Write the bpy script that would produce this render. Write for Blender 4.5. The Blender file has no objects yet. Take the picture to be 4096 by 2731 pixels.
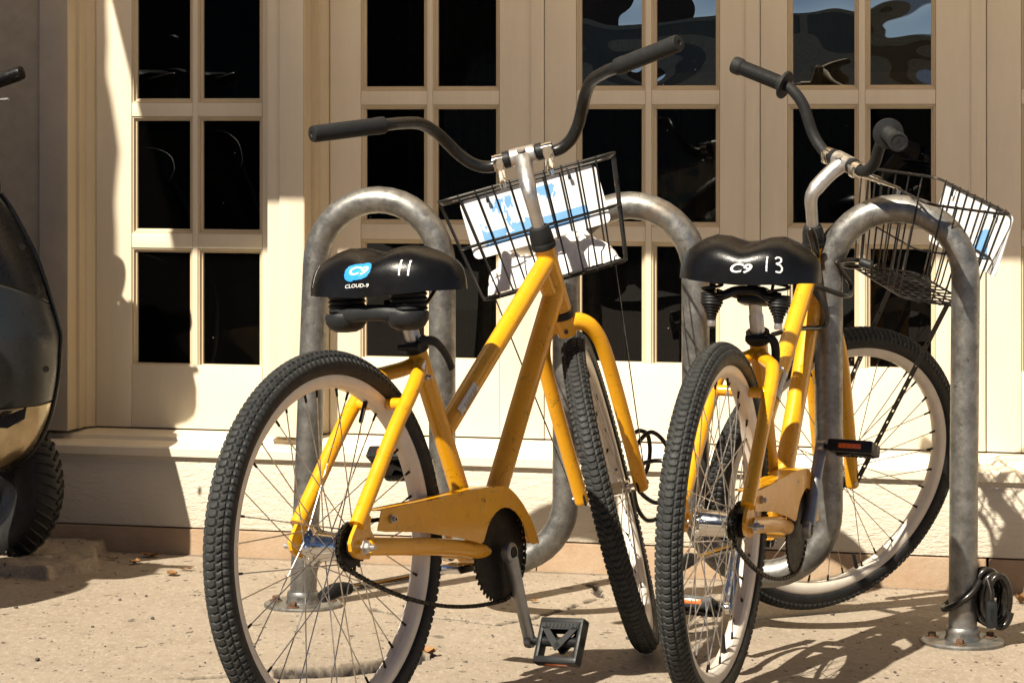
import bpy, bmesh, math, random
import numpy as np
from mathutils import Matrix, Vector
from mathutils.bvhtree import BVHTree

R = math.radians
SC = bpy.context.scene
COL = SC.collection
random.seed(7)
rng = np.random.default_rng(5)

# ------------------------------------------------------------------ camera, sky, sun, exposure
FPX = 10248.7                                   # focal length in photograph pixels (4096 wide)
CAM_Z = 1.0699
cam = bpy.data.cameras.new('camera')
cam.sensor_width = 36.0
cam.lens = FPX / 4096 * 36.0
cam.shift_y = -(1365.5 - 480.0) / 4096
cam.clip_start = 0.05
cam.clip_end = 500
camo = bpy.data.objects.new('camera', cam)
camo.location = (0, 0, CAM_Z)
camo.rotation_euler = (R(90), 0, 0)
COL.objects.link(camo)
SC.camera = camo

SUN_AZ, SUN_EL = R(38.0), R(47.5)               # direction the light travels, to the right and away
SUN_DIR = Vector((math.sin(SUN_AZ) * math.cos(SUN_EL), math.cos(SUN_AZ) * math.cos(SUN_EL), -math.sin(SUN_EL)))
world = bpy.data.worlds.new('World')
SC.world = world
world.use_nodes = True
wn = world.node_tree
sky = wn.nodes.new('ShaderNodeTexSky')
sky.sky_type = 'NISHITA'
sky.sun_disc = False
sky.sun_elevation = SUN_EL
sky.sun_rotation = R(218)
sky.air_density = 0.45
sky.dust_density = 0.3
sky.altitude = 4000
wn.links.new(sky.outputs['Color'], wn.nodes['Background'].inputs['Color'])
wn.nodes['Background'].inputs['Strength'].default_value = 0.05
sun = bpy.data.lights.new('sun', 'SUN')
sun.energy = 5.0
sun.angle = R(0.53)
sun.color = (1.0, 0.91, 0.755)
suno = bpy.data.objects.new('sun', sun)
suno.rotation_euler = SUN_DIR.to_track_quat('-Z', 'Y').to_euler()
suno.location = (-6, -6, 10)
COL.objects.link(suno)
SC.view_settings.view_transform = 'Standard'
SC.view_settings.look = 'None'
SC.view_settings.gamma = 1.0
SC.view_settings.exposure = 1.10
SC.view_settings.use_curve_mapping = False

# ------------------------------------------------------------------ helpers
def tag(o, label=None, cat=None, group=None, kind=None):
    if label: o['label'] = label
    if cat: o['category'] = cat
    if group: o['group'] = group
    if kind: o['kind'] = kind
    return o

def empty(name, M=None, label=None, cat=None, group=None, parent=None):
    o = bpy.data.objects.new(name, None)
    o.empty_display_size = 0.05
    COL.objects.link(o)
    if parent: o.parent = parent
    if M is not None: o.matrix_basis = M
    return tag(o, label, cat, group)

def link(name, me, parent=None, M=None):
    o = bpy.data.objects.new(name, me)
    COL.objects.link(o)
    if parent: o.parent = parent
    if M is not None: o.matrix_basis = M
    return o

class G:
    """collects shapes; build() links them as ONE mesh object"""
    def __init__(self): self.v = []; self.f = []; self.mi = []; self.cur = 0
    def add(self, vs, fs, mi=None):
        n = len(self.v)
        self.v += [tuple(map(float, p)) for p in vs]
        self.f += [tuple(i + n for i in q) for q in fs]
        self.mi += [self.cur if mi is None else mi] * len(fs)
        return self
    def box(self, c, s, M=None, bev=0.0):
        x, y, z = [q / 2 for q in s]
        if bev:
            bm = bmesh.new(); bmesh.ops.create_cube(bm, size=1)
            for v in bm.verts: v.co = Vector((v.co.x * s[0], v.co.y * s[1], v.co.z * s[2]))
            bmesh.ops.bevel(bm, geom=list(bm.edges), offset=bev, segments=2, profile=0.6, affect='EDGES')
            vs = [v.co.copy() for v in bm.verts]; bm.verts.index_update()
            fs = [[v.index for v in f.verts] for f in bm.faces]; bm.free()
        else:
            vs = [Vector(p) for p in ((-x, -y, -z), (x, -y, -z), (x, y, -z), (-x, y, -z), (-x, -y, z), (x, -y, z), (x, y, z), (-x, y, z))]
            fs = [(0, 3, 2, 1), (4, 5, 6, 7), (0, 1, 5, 4), (1, 2, 6, 5), (2, 3, 7, 6), (3, 0, 4, 7)]
        if M is not None: vs = [M @ v for v in vs]
        return self.add([v + Vector(c) for v in vs], fs)
    def tube(self, path, r, n=12, closed=False, cap=True, flat=None):
        """sweep; r scalar or per-point list; flat = (ry, rz) ellipse factors"""
        P = [Vector(p) for p in path]; m = len(P)
        rr = list(r) if hasattr(r, '__len__') else [r] * m
        T = []
        for i in range(m):
            if closed: t = P[(i + 1) % m] - P[i - 1]
            else: t = P[min(i + 1, m - 1)] - P[max(i - 1, 0)]
            T.append(t.normalized())
        up = Vector((0, 0, 1)) if abs(T[0].z) < .9 else Vector((0, 1, 0))
        N = [(up - T[0] * up.dot(T[0])).normalized()]
        for i in range(1, m):
            q = T[i - 1].rotation_difference(T[i]); v = q @ N[-1]
            N.append((v - T[i] * v.dot(T[i])).normalized())
        if closed:
            q = T[-1].rotation_difference(T[0]); v = q @ N[-1]
            ang = math.atan2(N[0].cross(v).dot(T[0]), N[0].dot(v))
            for i in range(m): N[i] = Matrix.Rotation(-ang * i / m, 3, T[i]) @ N[i]
        vs = []
        fy, fz = flat or (1, 1)
        for i in range(m):
            B = T[i].cross(N[i])
            for k in range(n):
                a = 2 * math.pi * k / n
                vs.append(P[i] + N[i] * (math.cos(a) * rr[i] * fy) + B * (math.sin(a) * rr[i] * fz))
        fs = []
        for i in range(m if closed else m - 1):
            j = (i + 1) % m
            for k in range(n):
                l = (k + 1) % n
                fs.append((i * n + k, i * n + l, j * n + l, j * n + k))
        if cap and not closed:
            fs.append(tuple(range(n - 1, -1, -1))); fs.append(tuple((m - 1) * n + k for k in range(n)))
        return self.add(vs, fs)
    def lathe(self, prof, n=32, M=None, a0=0.0, a1=None):
        """profile [(radius, height)] turned about local z; closed profile if first==last"""
        M = M or Matrix()
        closed = a1 is None; a1 = a0 + 2 * math.pi if closed else a1
        k = n if closed else n + 1
        vs = []
        for i in range(k):
            a = a0 + (a1 - a0) * i / n
            for (r, h) in prof: vs.append(M @ Vector((r * math.cos(a), r * math.sin(a), h)))
        m = len(prof); fs = []
        for i in range(n):
            j = (i + 1) % k
            for q in range(m - 1):
                fs.append((i * m + q, j * m + q, j * m + q + 1, i * m + q + 1))
        return self.add(vs, fs)
    def prism(self, poly, d0, d1, fn):
        """polygon (list of 2D) extruded between depths d0,d1; fn(a,b,d)->point"""
        n = len(poly)
        vs = [fn(a, b, d0) for a, b in poly] + [fn(a, b, d1) for a, b in poly]
        fs = [tuple(range(n)), tuple(range(2 * n - 1, n - 1, -1))]
        fs += [(i, i + n, (i + 1) % n + n, (i + 1) % n) for i in range(n)]
        return self.add(vs, fs)
    def mesh(self, name, mats, smooth=True, ang=40):
        me = bpy.data.meshes.new(name)
        me.from_pydata(self.v, [], self.f)
        for m in (mats if isinstance(mats, (list, tuple)) else [mats]): me.materials.append(m)
        if any(self.mi): me.polygons.foreach_set('material_index', self.mi)
        bm = bmesh.new(); bm.from_mesh(me)
        bmesh.ops.remove_doubles(bm, verts=list(bm.verts), dist=1e-6)
        bmesh.ops.recalc_face_normals(bm, faces=list(bm.faces)); bm.to_mesh(me); bm.free()
        if smooth:
            me.shade_smooth(); me.set_sharp_from_angle(angle=R(ang))
        me.update()
        return me
    def build(self, name, mats, parent=None, M=None, smooth=True, ang=40):
        return link(name, self.mesh(name, mats, smooth, ang), parent, M)

def spline(pts, n=8, closed=False):
    """Catmull-Rom through the points"""
    P = [Vector(p) for p in pts]; m = len(P); out = []
    seg = m if closed else m - 1
    for i in range(seg):
        g = (lambda k: P[k % m]) if closed else (lambda k: P[max(0, min(m - 1, k))])
        p0, p1, p2, p3 = g(i - 1), g(i), g(i + 1), g(i + 2)
        for j in range(n):
            t = j / n
            out.append(0.5 * ((2 * p1) + (p2 - p0) * t + (2 * p0 - 5 * p1 + 4 * p2 - p3) * t * t + (3 * p1 - p0 - 3 * p2 + p3) * t ** 3))
    if not closed: out.append(P[-1].copy())
    return out

def axisM(p, z, x=None):
    """matrix with origin p and local z along z"""
    z = Vector(z).normalized()
    x = Vector(x) if x is not None else (Vector((1, 0, 0)) if abs(z.x) < .9 else Vector((0, 1, 0)))
    x = (x - z * x.dot(z)).normalized(); y = z.cross(x)
    M = Matrix((x, y, z)).transposed().to_4x4(); M.translation = Vector(p)
    return M

# ------------------------------------------------------------------ materials
class NT:
    def __init__(s, name):
        s.m = bpy.data.materials.new(name); s.m.use_nodes = True; s.t = s.m.node_tree
        s.b = s.t.nodes['Principled BSDF']; s.tc = None
    def n(s, typ, **kw):
        nd = s.t.nodes.new(typ)
        for k, v in kw.items():
            if k.startswith('i_'):
                key = k[2:]
                key = int(key) if key.isdigit() else key.replace('_', ' ')
                nd.inputs[key].default_value = v
            else: setattr(nd, k, v)
        return nd
    def l(s, a, b): s.t.links.new(a, b)
    def coord(s, scale=(1, 1, 1), kind='Object'):
        if s.tc is None: s.tc = s.n('ShaderNodeTexCoord')
        mp = s.n('ShaderNodeMapping'); mp.inputs['Scale'].default_value = scale
        s.l(s.tc.outputs[kind], mp.inputs['Vector']); return mp.outputs[0]
    def noise(s, scale, detail=4, rough=.6, vec=None, dist=0.0):
        nd = s.n('ShaderNodeTexNoise', i_Scale=scale, i_Detail=detail, i_Roughness=rough, i_Distortion=dist)
        s.l(vec if vec is not None else s.coord(), nd.inputs['Vector']); return nd.outputs['Fac']
    def ramp(s, fac, *stops):
        r = s.n('ShaderNodeValToRGB'); e = r.color_ramp.elements
        while len(e) < len(stops): e.new(.5)
        for q, (p, c) in zip(e, stops):
            q.position = p; q.color = (c, c, c, 1) if not hasattr(c, '__len__') else (*c[:3], 1)
        s.l(fac, r.inputs[0]); return r.outputs[0]
    def mix(s, fac, a, b, mode='MIX'):
        nd = s.n('ShaderNodeMix', data_type='RGBA', blend_type=mode)
        for sock, v in ((nd.inputs[0], fac), (nd.inputs[6], a), (nd.inputs[7], b)):
            if hasattr(v, 'links') or isinstance(v, bpy.types.NodeSocket): s.l(v, sock)
            elif hasattr(v, '__len__'): sock.default_value = (*v[:3], 1)
            else: sock.default_value = v
        return nd.outputs[2]
    def math(s, op, a, b=0.0, c=None):
        nd = s.n('ShaderNodeMath', operation=op)
        for i, v in enumerate((a, b) if c is None else (a, b, c)):
            if isinstance(v, bpy.types.NodeSocket): s.l(v, nd.inputs[i])
            else: nd.inputs[i].default_value = v
        return nd.outputs[0]
    def bump(s, h, strength=.3, dist=.002):
        b = s.n('ShaderNodeBump', i_Strength=strength, i_Distance=dist)
        s.l(h, b.inputs['Height']); s.l(b.outputs[0], s.b.inputs['Normal']); return b
    def set(s, **kw):
        for k, v in kw.items():
            sock = s.b.inputs[k.replace('_', ' ')]
            if isinstance(v, bpy.types.NodeSocket): s.l(v, sock)
            elif hasattr(v, '__len__'): sock.default_value = (*v[:3], 1) if len(v) == 3 else v
            else: sock.default_value = v
        return s
    def scratch(s, scale, width, dens, vec=None, dscale=None):
        """thin curved dark lines, patchy"""
        a = s.noise(scale, 2, .5, vec, .6)
        d = s.math('ABSOLUTE', s.math('SUBTRACT', a, .5))
        ln = s.math('LESS_THAN', d, width)
        m = s.ramp(s.noise(dscale or scale * .4, 3, .6, vec), (dens, 0), (min(1, dens + .12), 1))
        return s.math('MULTIPLY', ln, m)

def simple(name, col, rough=.5, metal=0.0, var=.12, vs=60, coat=0.0, bump=0.0, bs=400, rvar=.1, spec=.5):
    t = NT(name); v = t.noise(vs, 5)
    dark = tuple(c * (1 - var) for c in col); lite = tuple(min(1, c * (1 + var)) for c in col)
    t.set(Base_Color=t.ramp(v, (.3, dark), (.7, lite)), Metallic=metal, Coat_Weight=coat, Coat_Roughness=.15, Specular_IOR_Level=spec)
    t.set(Roughness=t.ramp(t.noise(vs * 1.7, 4), (.3, max(.03, rough - rvar)), (.7, min(1, rough + rvar))))
    if bump: t.bump(t.noise(bs, 3), bump, .001)
    return t.m

MAT = {}
def yellow():
    t = NT('yellow_paint')
    base = t.ramp(t.noise(9, 4), (.3, (.60, .268, .003)), (.7, (.68, .325, .005)))
    c = t.mix(t.scratch(34, .006, .50), base, (.11, .055, .008))
    c = t.mix(t.scratch(75, .010, .56), c, (.16, .075, .01))
    grime = t.ramp(t.noise(150, 6, .75), (.62, 0), (.72, 1)); gm = t.ramp(t.noise(14, 3), (.52, 0), (.66, 1))
    c = t.mix(t.math('MULTIPLY', t.math('MULTIPLY', grime, gm), .75), c, (.09, .045, .012))
    t.set(Base_Color=c, Roughness=t.ramp(t.noise(40, 5), (.3, .24), (.7, .42)), Coat_Weight=.35, Coat_Roughness=.12)
    t.bump(t.noise(60, 2), .04, .001)
    return t.m
MAT['yellow'] = yellow()
def galv():
    t = NT('galvanised_steel')
    vec = t.coord((1, 1, .22))
    c = t.ramp(t.noise(26, 6, .7), (.28, (.11, .108, .102)), (.5, (.20, .197, .187)), (.72, (.31, .305, .293)))
    c = t.mix(t.ramp(t.noise(90, 5, .8, vec), (.60, 0), (.70, .8)), c, (.075, .07, .06))
    c = t.mix(t.scratch(55, .012, .52), c, (.10, .095, .085))
    c = t.mix(t.math('MULTIPLY', t.ramp(t.noise(7, 3), (.60, 0), (.7, .5)), 1.0), c, (.30, .22, .15))
    t.set(Base_Color=c, Metallic=.82, Roughness=t.ramp(t.noise(60, 5), (.3, .33), (.7, .56)))
    t.bump(t.noise(140, 6, .7), .18, .0015)
    return t.m
MAT['galv'] = galv()
def rubber():
    t = NT('tyre_rubber')
    c = t.ramp(t.noise(70, 5), (.35, (.017, .018, .018)), (.7, (.036, .037, .036)))
    c = t.mix(t.ramp(t.noise(320, 4, .8), (.66, 0), (.74, .7)), c, (.17, .14, .11))
    t.set(Base_Color=c, Roughness=t.ramp(t.noise(50, 4), (.3, .5), (.7, .72)), Specular_IOR_Level=.2)
    t.bump(t.noise(600, 3), .15, .0005)
    return t.m
MAT['rubber'] = rubber()
MAT['sidewall'] = simple('tyre_sidewall', (.014, .014, .014), .55, var=.3, spec=.22)
def rimm():
    t = NT('cream_rim')
    c = t.ramp(t.noise(30, 4), (.3, (.54, .49, .42)), (.7, (.62, .565, .49)))
    c = t.mix(t.ramp(t.noise(210, 5, .8), (.64, 0), (.70, .7)), c, (.22, .18, .13))
    t.set(Base_Color=c, Metallic=.12, Roughness=.38)
    return t.m
MAT['rim'] = rimm()
MAT['steel'] = simple('spoke_steel', (.50, .47, .42), .42, 1.0, var=.25, vs=90)
MAT['rust'] = simple('rusty_steel', (.10, .052, .028), .75, .3, var=.5, vs=160, bump=.3)
MAT['alu'] = simple('brushed_aluminium', (.46, .44, .42), .42, .9, var=.12, vs=30, rvar=.12)
MAT['chrome'] = simple('chrome', (.58, .565, .54), .14, 1.0, var=.08, vs=40, rvar=.06)
MAT['crank'] = simple('grey_crank_alloy', (.26, .26, .255), .42, .8, var=.12, vs=30)
MAT['blackm'] = simple('satin_black_metal', (.008, .008, .008), .34, 0.0, var=.4, vs=50, coat=.0, spec=0.28)
MAT['blackp'] = simple('black_plastic', (.010, .0105, .0115), .46, 0.0, var=.3, vs=40, bump=.08, spec=.22)
MAT['greyp'] = simple('charcoal_plastic', (.014, .015, .016), .5, 0.0, var=.2, vs=40, bump=.1, spec=.22)
MAT['grip'] = simple('rubber_grip', (.011, .0115, .012), .62, 0.0, var=.25, vs=60, bump=.12, spec=.22)
MAT['chain'] = simple('greasy_chain', (.018, .015, .011), .45, .5, var=.5, vs=300, spec=.22)
MAT['sprocket'] = simple('black_sprocket', (.014, .012, .010), .5, .3, var=.4, vs=60, spec=.22)
MAT['wire'] = simple('black_coated_wire', (.010, .009, .008), .4, .0, var=.5, vs=120, coat=.0, spec=0.25)
def wire_r():
    t = NT('worn_wire')
    c = t.mix(t.ramp(t.noise(60, 4), (.58, 0), (.68, 1)), (.016, .015, .014), (.13, .055, .025))
    t.set(Base_Color=c, Roughness=.45, Specular_IOR_Level=.25); return t.m
MAT['wire_r'] = wire_r()
def vinyl():
    t = NT('black_vinyl')
    t.set(Base_Color=t.ramp(t.noise(30, 4), (.3, (.0028, .0028, .0031)), (.7, (.005, .005, .0054))), Roughness=t.ramp(t.noise(20, 4), (.3, .25), (.7, .34)), Specular_IOR_Level=.22)
    vo = t.n('ShaderNodeTexVoronoi', i_Scale=420); t.l(t.coord(), vo.inputs['Vector'])
    t.bump(vo.outputs['Distance'], .22, .0006); return t.m
MAT['vinyl'] = vinyl()
MAT['white'] = simple('white_marker', (.62, .62, .61), .5, var=.08, vs=300)
MAT['blue'] = simple('blue_decal', (.02, .24, .62), .4, var=.06)
MAT['orange'] = simple('orange_reflector', (.55, .10, .01), .25, var=.2, vs=200, coat=.4)
MAT['towel'] = simple('white_terry_cloth', (.62, .60, .58), .95, var=.05, vs=120, bump=.7, bs=420)
MAT['leaf'] = simple('dry_leaf', (.20, .095, .03), .7, var=.5, vs=50)
MAT['pebble'] = simple('dark_pebble', (.05, .042, .034), .7, var=.5, vs=80)
def sticker():
    t = NT('silver_label'); c = t.coord((1, 1, 1), 'UV')
    t.set(Base_Color=(.42, .42, .44), Roughness=.35, Metallic=.4); return t.m
MAT['label'] = sticker()
MAT['ink'] = simple('black_ink', (.03, .03, .03), .6)

def paint(name, hi, lo, grain=.25):
    t = NT(name)
    c = t.ramp(t.noise(3.2, 5), (.3, lo), (.7, hi))
    st = t.ramp(t.noise(28, 5, .7, t.coord((1, 1, .12))), (.25, .93), (.75, 1.03))
    c = t.mix(1.0, c, st, 'MULTIPLY')
    chips = t.ramp(t.noise(95, 5, .8), (.735, 0), (.75, .8))
    c = t.mix(chips, c, (.18, .13, .085))
    t.set(Base_Color=c, Roughness=t.ramp(t.noise(30, 4), (.3, .42), (.7, .6)))
    t.bump(t.math('ADD', t.noise(55, 4, .6, t.coord((1, 1, .08))), t.math('MULTIPLY', t.noise(180, 3), .5)), grain, .0012)
    return t.m
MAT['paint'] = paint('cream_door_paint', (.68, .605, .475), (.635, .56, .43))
MAT['bead'] = paint('shaded_bead_paint', (.52, .43, .29), (.46, .37, .24))  # darker than the door cream: bead and moulding shadow lines put into the colour
def plinthm():
    t = NT('cream_rendered_plinth')
    vec = t.coord((1, 1, 3.2))
    c = t.ramp(t.noise(5, 5), (.3, (.565, .505, .405)), (.7, (.625, .565, .46)))
    c = t.mix(t.ramp(t.noise(120, 6, .8), (.68, 0), (.74, .55)), c, (.28, .21, .14))
    t.set(Base_Color=c, Roughness=.75)
    h = t.math('ADD', t.noise(32, 6, .7, vec, .5), t.math('MULTIPLY', t.noise(110, 4, .6, vec), .4))
    t.bump(h, .75, .008); return t.m
MAT['plinth'] = plinthm()
def curbm():
    t = NT('tan_concrete_curb')
    c = t.ramp(t.noise(7, 6, .7), (.3, (.27, .175, .105)), (.5, (.32, .225, .145)), (.7, (.35, .265, .185)))
    c = t.mix(t.ramp(t.noise(160, 5, .8), (.62, 0), (.72, .6)), c, (.16, .10, .06))
    t.set(Base_Color=c, Roughness=.9); t.bump(t.noise(120, 6, .75), .6, .004); return t.m
MAT['curb'] = curbm()
def conc():
    t = NT('pavement_concrete')
    c = t.ramp(t.noise(2.3, 6, .65), (.3, (.232, .188, .141)), (.7, (.278, .229, .175)))
    c = t.mix(t.ramp(t.noise(9, 6, .8, t.coord((1.3, .8, 1))), (.50, 0), (.68, .6)), c, (.185, .145, .105))
    c = t.mix(t.ramp(t.noise(60, 5, .85, t.coord((1.4, .55, 1))), (.53, 0), (.66, .65)), c, (.15, .115, .082))
    c = t.mix(t.ramp(t.noise(75, 4, .85, t.coord((1.3, .5, 1))), (.40, .55), (.47, 0)), c, (.36, .31, .245))
    c = t.mix(t.ramp(t.noise(48, 2, .6, t.coord((1.2, .6, 1))), (.665, 0), (.68, .9)), c, (.045, .035, .027))
    c = t.mix(t.ramp(t.noise(21, 3, .6, t.coord((.9, .8, 1))), (.70, 0), (.715, .8)), c, (.075, .058, .044))
    vo = t.n('ShaderNodeTexVoronoi', i_Scale=6.5, i_Randomness=1.0); t.l(t.coord((1, .7, 1)), vo.inputs['Vector'])
    wv = t.math('ADD', vo.outputs['Distance'], t.math('MULTIPLY', t.noise(40, 3), .12))
    spot = t.math('MULTIPLY', t.ramp(wv, (.13, 1), (.16, 0)), t.ramp(vo.outputs['Color'], (.60, 0), (.64, .8)))
    c = t.mix(spot, c, (.075, .060, .048))
    at = t.n('ShaderNodeAttribute', attribute_name='dirt')
    c = t.mix(at.outputs['Fac'], c, (.014, .010, .007))
    t.set(Base_Color=c, Roughness=.88)
    t.bump(t.math('ADD', t.noise(190, 6, .75), t.math('MULTIPLY', t.noise(30, 5, .7, t.coord((.6, 1.8, 1))), .8)), .38, .003); return t.m
MAT['conc'] = conc()
MAT['stucco'] = simple('grey_beige_stucco', (.27, .235, .185), .85, var=.12, vs=25, bump=.5, bs=140)
MAT['pier'] = simple('smooth_beige_pier', (.33, .285, .23), .7, var=.08, vs=12, bump=.15, bs=90)
def glassm():
    t = NT('window_glass'); tr = t.n('ShaderNodeBsdfTransparent'); gl = t.n('ShaderNodeBsdfGlossy')
    tr.inputs['Color'].default_value = (.30, .33, .31, 1); gl.inputs['Roughness'].default_value = 0.004
    fr = t.n('ShaderNodeFresnel', i_IOR=1.42); mx = t.n('ShaderNodeMixShader')
    bp = t.n('ShaderNodeBump', i_Strength=.10, i_Distance=.02)
    t.l(t.noise(3.6, 1, .4, t.coord((1, 1, 1.5))), bp.inputs['Height'])
    t.l(bp.outputs[0], gl.inputs['Normal'])
    t.l(fr.outputs[0], mx.inputs[0]); t.l(tr.outputs[0], mx.inputs[1]); t.l(gl.outputs[0], mx.inputs[2])
    df = t.n('ShaderNodeBsdfDiffuse'); df.inputs['Color'].default_value = (.6, .58, .54, 1); m2 = t.n('ShaderNodeMixShader')
    t.l(t.ramp(t.noise(85, 2, .5), (.765, .0015), (.775, .55)), m2.inputs[0])
    t.l(mx.outputs[0], m2.inputs[1]); t.l(df.outputs[0], m2.inputs[2])
    t.l(m2.outputs[0], t.t.nodes['Material Output'].inputs['Surface'])
    return t.m
MAT['glass'] = glassm()
def mirrorish():
    m = MAT['glass'].copy(); m.name = 'old_wavy_glass'; nt = m.node_tree
    mx = [n for n in nt.nodes if n.type == 'MIX_SHADER' and n.inputs[0].links and n.inputs[0].links[0].from_node.type == 'FRESNEL'][0]
    [n for n in nt.nodes if n.type == 'BSDF_GLOSSY'][0].inputs['Color'].default_value = (1.0, .88, .70, 1)
    for l in list(mx.inputs[0].links): nt.links.remove(l)
    mx.inputs[0].default_value = .40
    for n in nt.nodes:
        if n.type == 'BUMP': n.inputs['Strength'].default_value = .22
    return m
MAT['glass2'] = mirrorish()
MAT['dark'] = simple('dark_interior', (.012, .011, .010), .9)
MAT['curtain'] = simple('dark_brown_curtain', (.040, .027, .016), .9, var=.3)
MAT['counter'] = simple('wooden_counter', (.34, .19, .085), .5, var=.25, vs=10)
MAT['asphalt'] = simple('worn_road', (.32, .29, .25), .9, var=.2, vs=40)

# ------------------------------------------------------------------ where things stand
GX, GY = -0.0121, -0.0247                        # fall of the pavement
def gz(x, y): return GX * x + GY * (y - 4.5)
W0 = Vector((-0.8363, 6.5427, 0.0)); WT = Vector((0.97433, -0.22504, 0.0)); WN = Vector((-0.22504, -0.97433, 0.0))
def wp(s, off, z):                               # along the shop front, out from its plinth face, height
    return W0 + WT * s + WN * off + Vector((0, 0, z))
WM = Matrix((( WT.x, -WN.x, 0, W0.x), (WT.y, -WN.y, 0, W0.y), (0, 0, 1, 0), (0, 0, 0, 1)))   # local x along, y inwards, z up

# ------------------------------------------------------------------ pavement
def pavement():
    x0, x1, y0, y1, d = -1.75, 1.75, 4.72, 6.95, 0.0055
    nx, ny = int((x1 - x0) / d), int((y1 - y0) / d)
    X, Y = np.meshgrid(np.linspace(x0, x1, nx), np.linspace(y0, y1, ny))
    Z = GX * X + GY * (Y - 4.5)
    def vnoise(sx, sy, seed):
        r = np.random.default_rng(seed); g = r.random((64, 64))
        u, v = (X - x0) * sx, (Y - y0) * sy
        i, j = np.floor(u).astype(int), np.floor(v).astype(int); fu, fv = u - i, v - j
        fu = fu * fu * (3 - 2 * fu); fv = fv * fv * (3 - 2 * fv)
        q = lambda a, b: g[a % 64, b % 64]
        return (q(i, j) * (1 - fu) + q(i + 1, j) * fu) * (1 - fv) + (q(i, j + 1) * (1 - fu) + q(i + 1, j + 1) * fu) * fv
    Z += (vnoise(3, 5, 1) - .5) * .002 + (vnoise(14, 24, 2) - .5) * .0007 + (vnoise(60, 90, 3) - .5) * .0007
    dirt = np.zeros_like(Z)
    wob = (vnoise(22, 22, 4) - .5) * .030 + (vnoise(70, 70, 5) - .5) * .012
    def crack(pts, w, depth, dd=1.0):
        nonlocal Z, dirt
        best = np.full(Z.shape, 9.0)
        for (ax, ay), (bx, by) in zip(pts[:-1], pts[1:]):
            ux, uy = bx - ax, by - ay; L2 = ux * ux + uy * uy
            t = np.clip(((X - ax) * ux + (Y - ay) * uy) / L2, 0, 1)
            best = np.minimum(best, np.hypot(X - ax - t * ux + wob, Y - ay - t * uy + wob * .6))
        k = np.clip(1 - best / w, 0, 1); k = np.minimum(1, k * 4.0)
        Z -= depth * k; dirt = np.maximum(dirt, np.clip(k * 3, 0, 1) * dd)
    crack([(-.44, 4.975), (-.345, 4.995), (-.27, 5.045), (-.215, 5.10), (-.19, 5.21)], .034, .055, 1.0)
    crack([(-.62, 4.93), (-.50, 4.985), (-.42, 4.98)], .018, .014, .7)
    crack([(-.28, 5.72), (-.20, 5.66), (-.11, 5.62), (-.03, 5.57), (.05, 5.66), (.12, 5.80), (.20, 5.95), (.19, 6.15)], .013, .010, .95)
    crack([(-.33, 5.78), (-.28, 5.72)], .010, .008, .8)
    # slab edge lifted beyond the crack, broken raised slab at the left
    yl = np.interp(X, [-.60, -.44, -.345, -.27, -.215, -.10], [4.93, 4.975, 4.995, 5.045, 5.10, 5.30])
    up_ = np.clip((Y - yl - wob) / .012, 0, 1) * np.exp(-np.clip(Y - yl, 0, 9) / .22) * np.clip((X + .56) / .10, 0, 1) * np.clip((-.14 - X) / .06, 0, 1)
    Z += .013 * up_
    rs = np.clip((-1.055 + (vnoise(9, 12, 8) - .5) * .10 - X) / .012, 0, 1) * np.clip((Y - 6.13 - (vnoise(12, 9, 9) - .5) * .12) / .012, 0, 1)
    Z += rs * (.030 + (vnoise(30, 30, 10) - .5) * .010)
    # dirt gathered at the foot of the curb
    ds = (X - W0.x) * WN.x + (Y - W0.y) * WN.y
    dirt = np.maximum(dirt, np.clip(1 - np.abs(ds - .004) / (.010 + .014 * vnoise(20, 20, 11)), 0, 1) * .7)
    Z += np.clip(.02 - ds, 0, .02) * .15
    co = np.stack([X, Y, Z], -1).reshape(-1, 3)
    idx = np.arange(nx * ny).reshape(ny, nx)
    q = np.stack([idx[:-1, :-1], idx[:-1, 1:], idx[1:, 1:], idx[1:, :-1]], -1).reshape(-1, 4)
    me = bpy.data.meshes.new('pavement')
    me.vertices.add(len(co)); me.vertices.foreach_set('co', co.ravel())
    me.loops.add(q.size); me.loops.foreach_set('vertex_index', q.ravel())
    me.polygons.add(len(q)); me.polygons.foreach_set('loop_start', np.arange(0, q.size, 4)); me.polygons.foreach_set('loop_total', np.full(len(q), 4))
    me.materials.append(MAT['conc']); me.update(calc_edges=True); me.shade_smooth()
    a = me.attributes.new('dirt', 'FLOAT', 'POINT'); a.data.foreach_set('value', np.ascontiguousarray(dirt.ravel(), dtype=np.float32)); print('dirt', len(a.data), dirt.max(), a.data[int(dirt.argmax())].value)
    tag(link('pavement', me), kind='structure')
    g = G()                                       # the same pavement carried on round the detailed part
    xs = [-60, x0, x1, 60]; ys = [.55, y0, y1 - .02, 7.4]
    for i in range(3):
        for j in range(3):
            if i == 1 and j == 1: continue
            c = [(xs[i], ys[j]), (xs[i + 1], ys[j]), (xs[i + 1], ys[j + 1]), (xs[i], ys[j + 1])]
            g.add([(x, y, gz(min(4, max(-4, x)), y)) for x, y in c], [(0, 1, 2, 3)])
    tag(g.build('pavement', MAT['conc'], smooth=False), kind='structure')
pavement()
g = G(); g.box((0, .48, -.03), (120, .14, .27)); tag(g.build('kerb', MAT['curb']), kind='structure')
g = G(); g.box((0, -5.3, -.13), (120, 11.4, .10)); tag(g.build('road', MAT['asphalt']), kind='structure')
g = G(); g.box((0, -13.0, -.05), (120, 4.0, .20)); tag(g.build('far_pavement', MAT['conc']), kind='structure')

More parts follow.
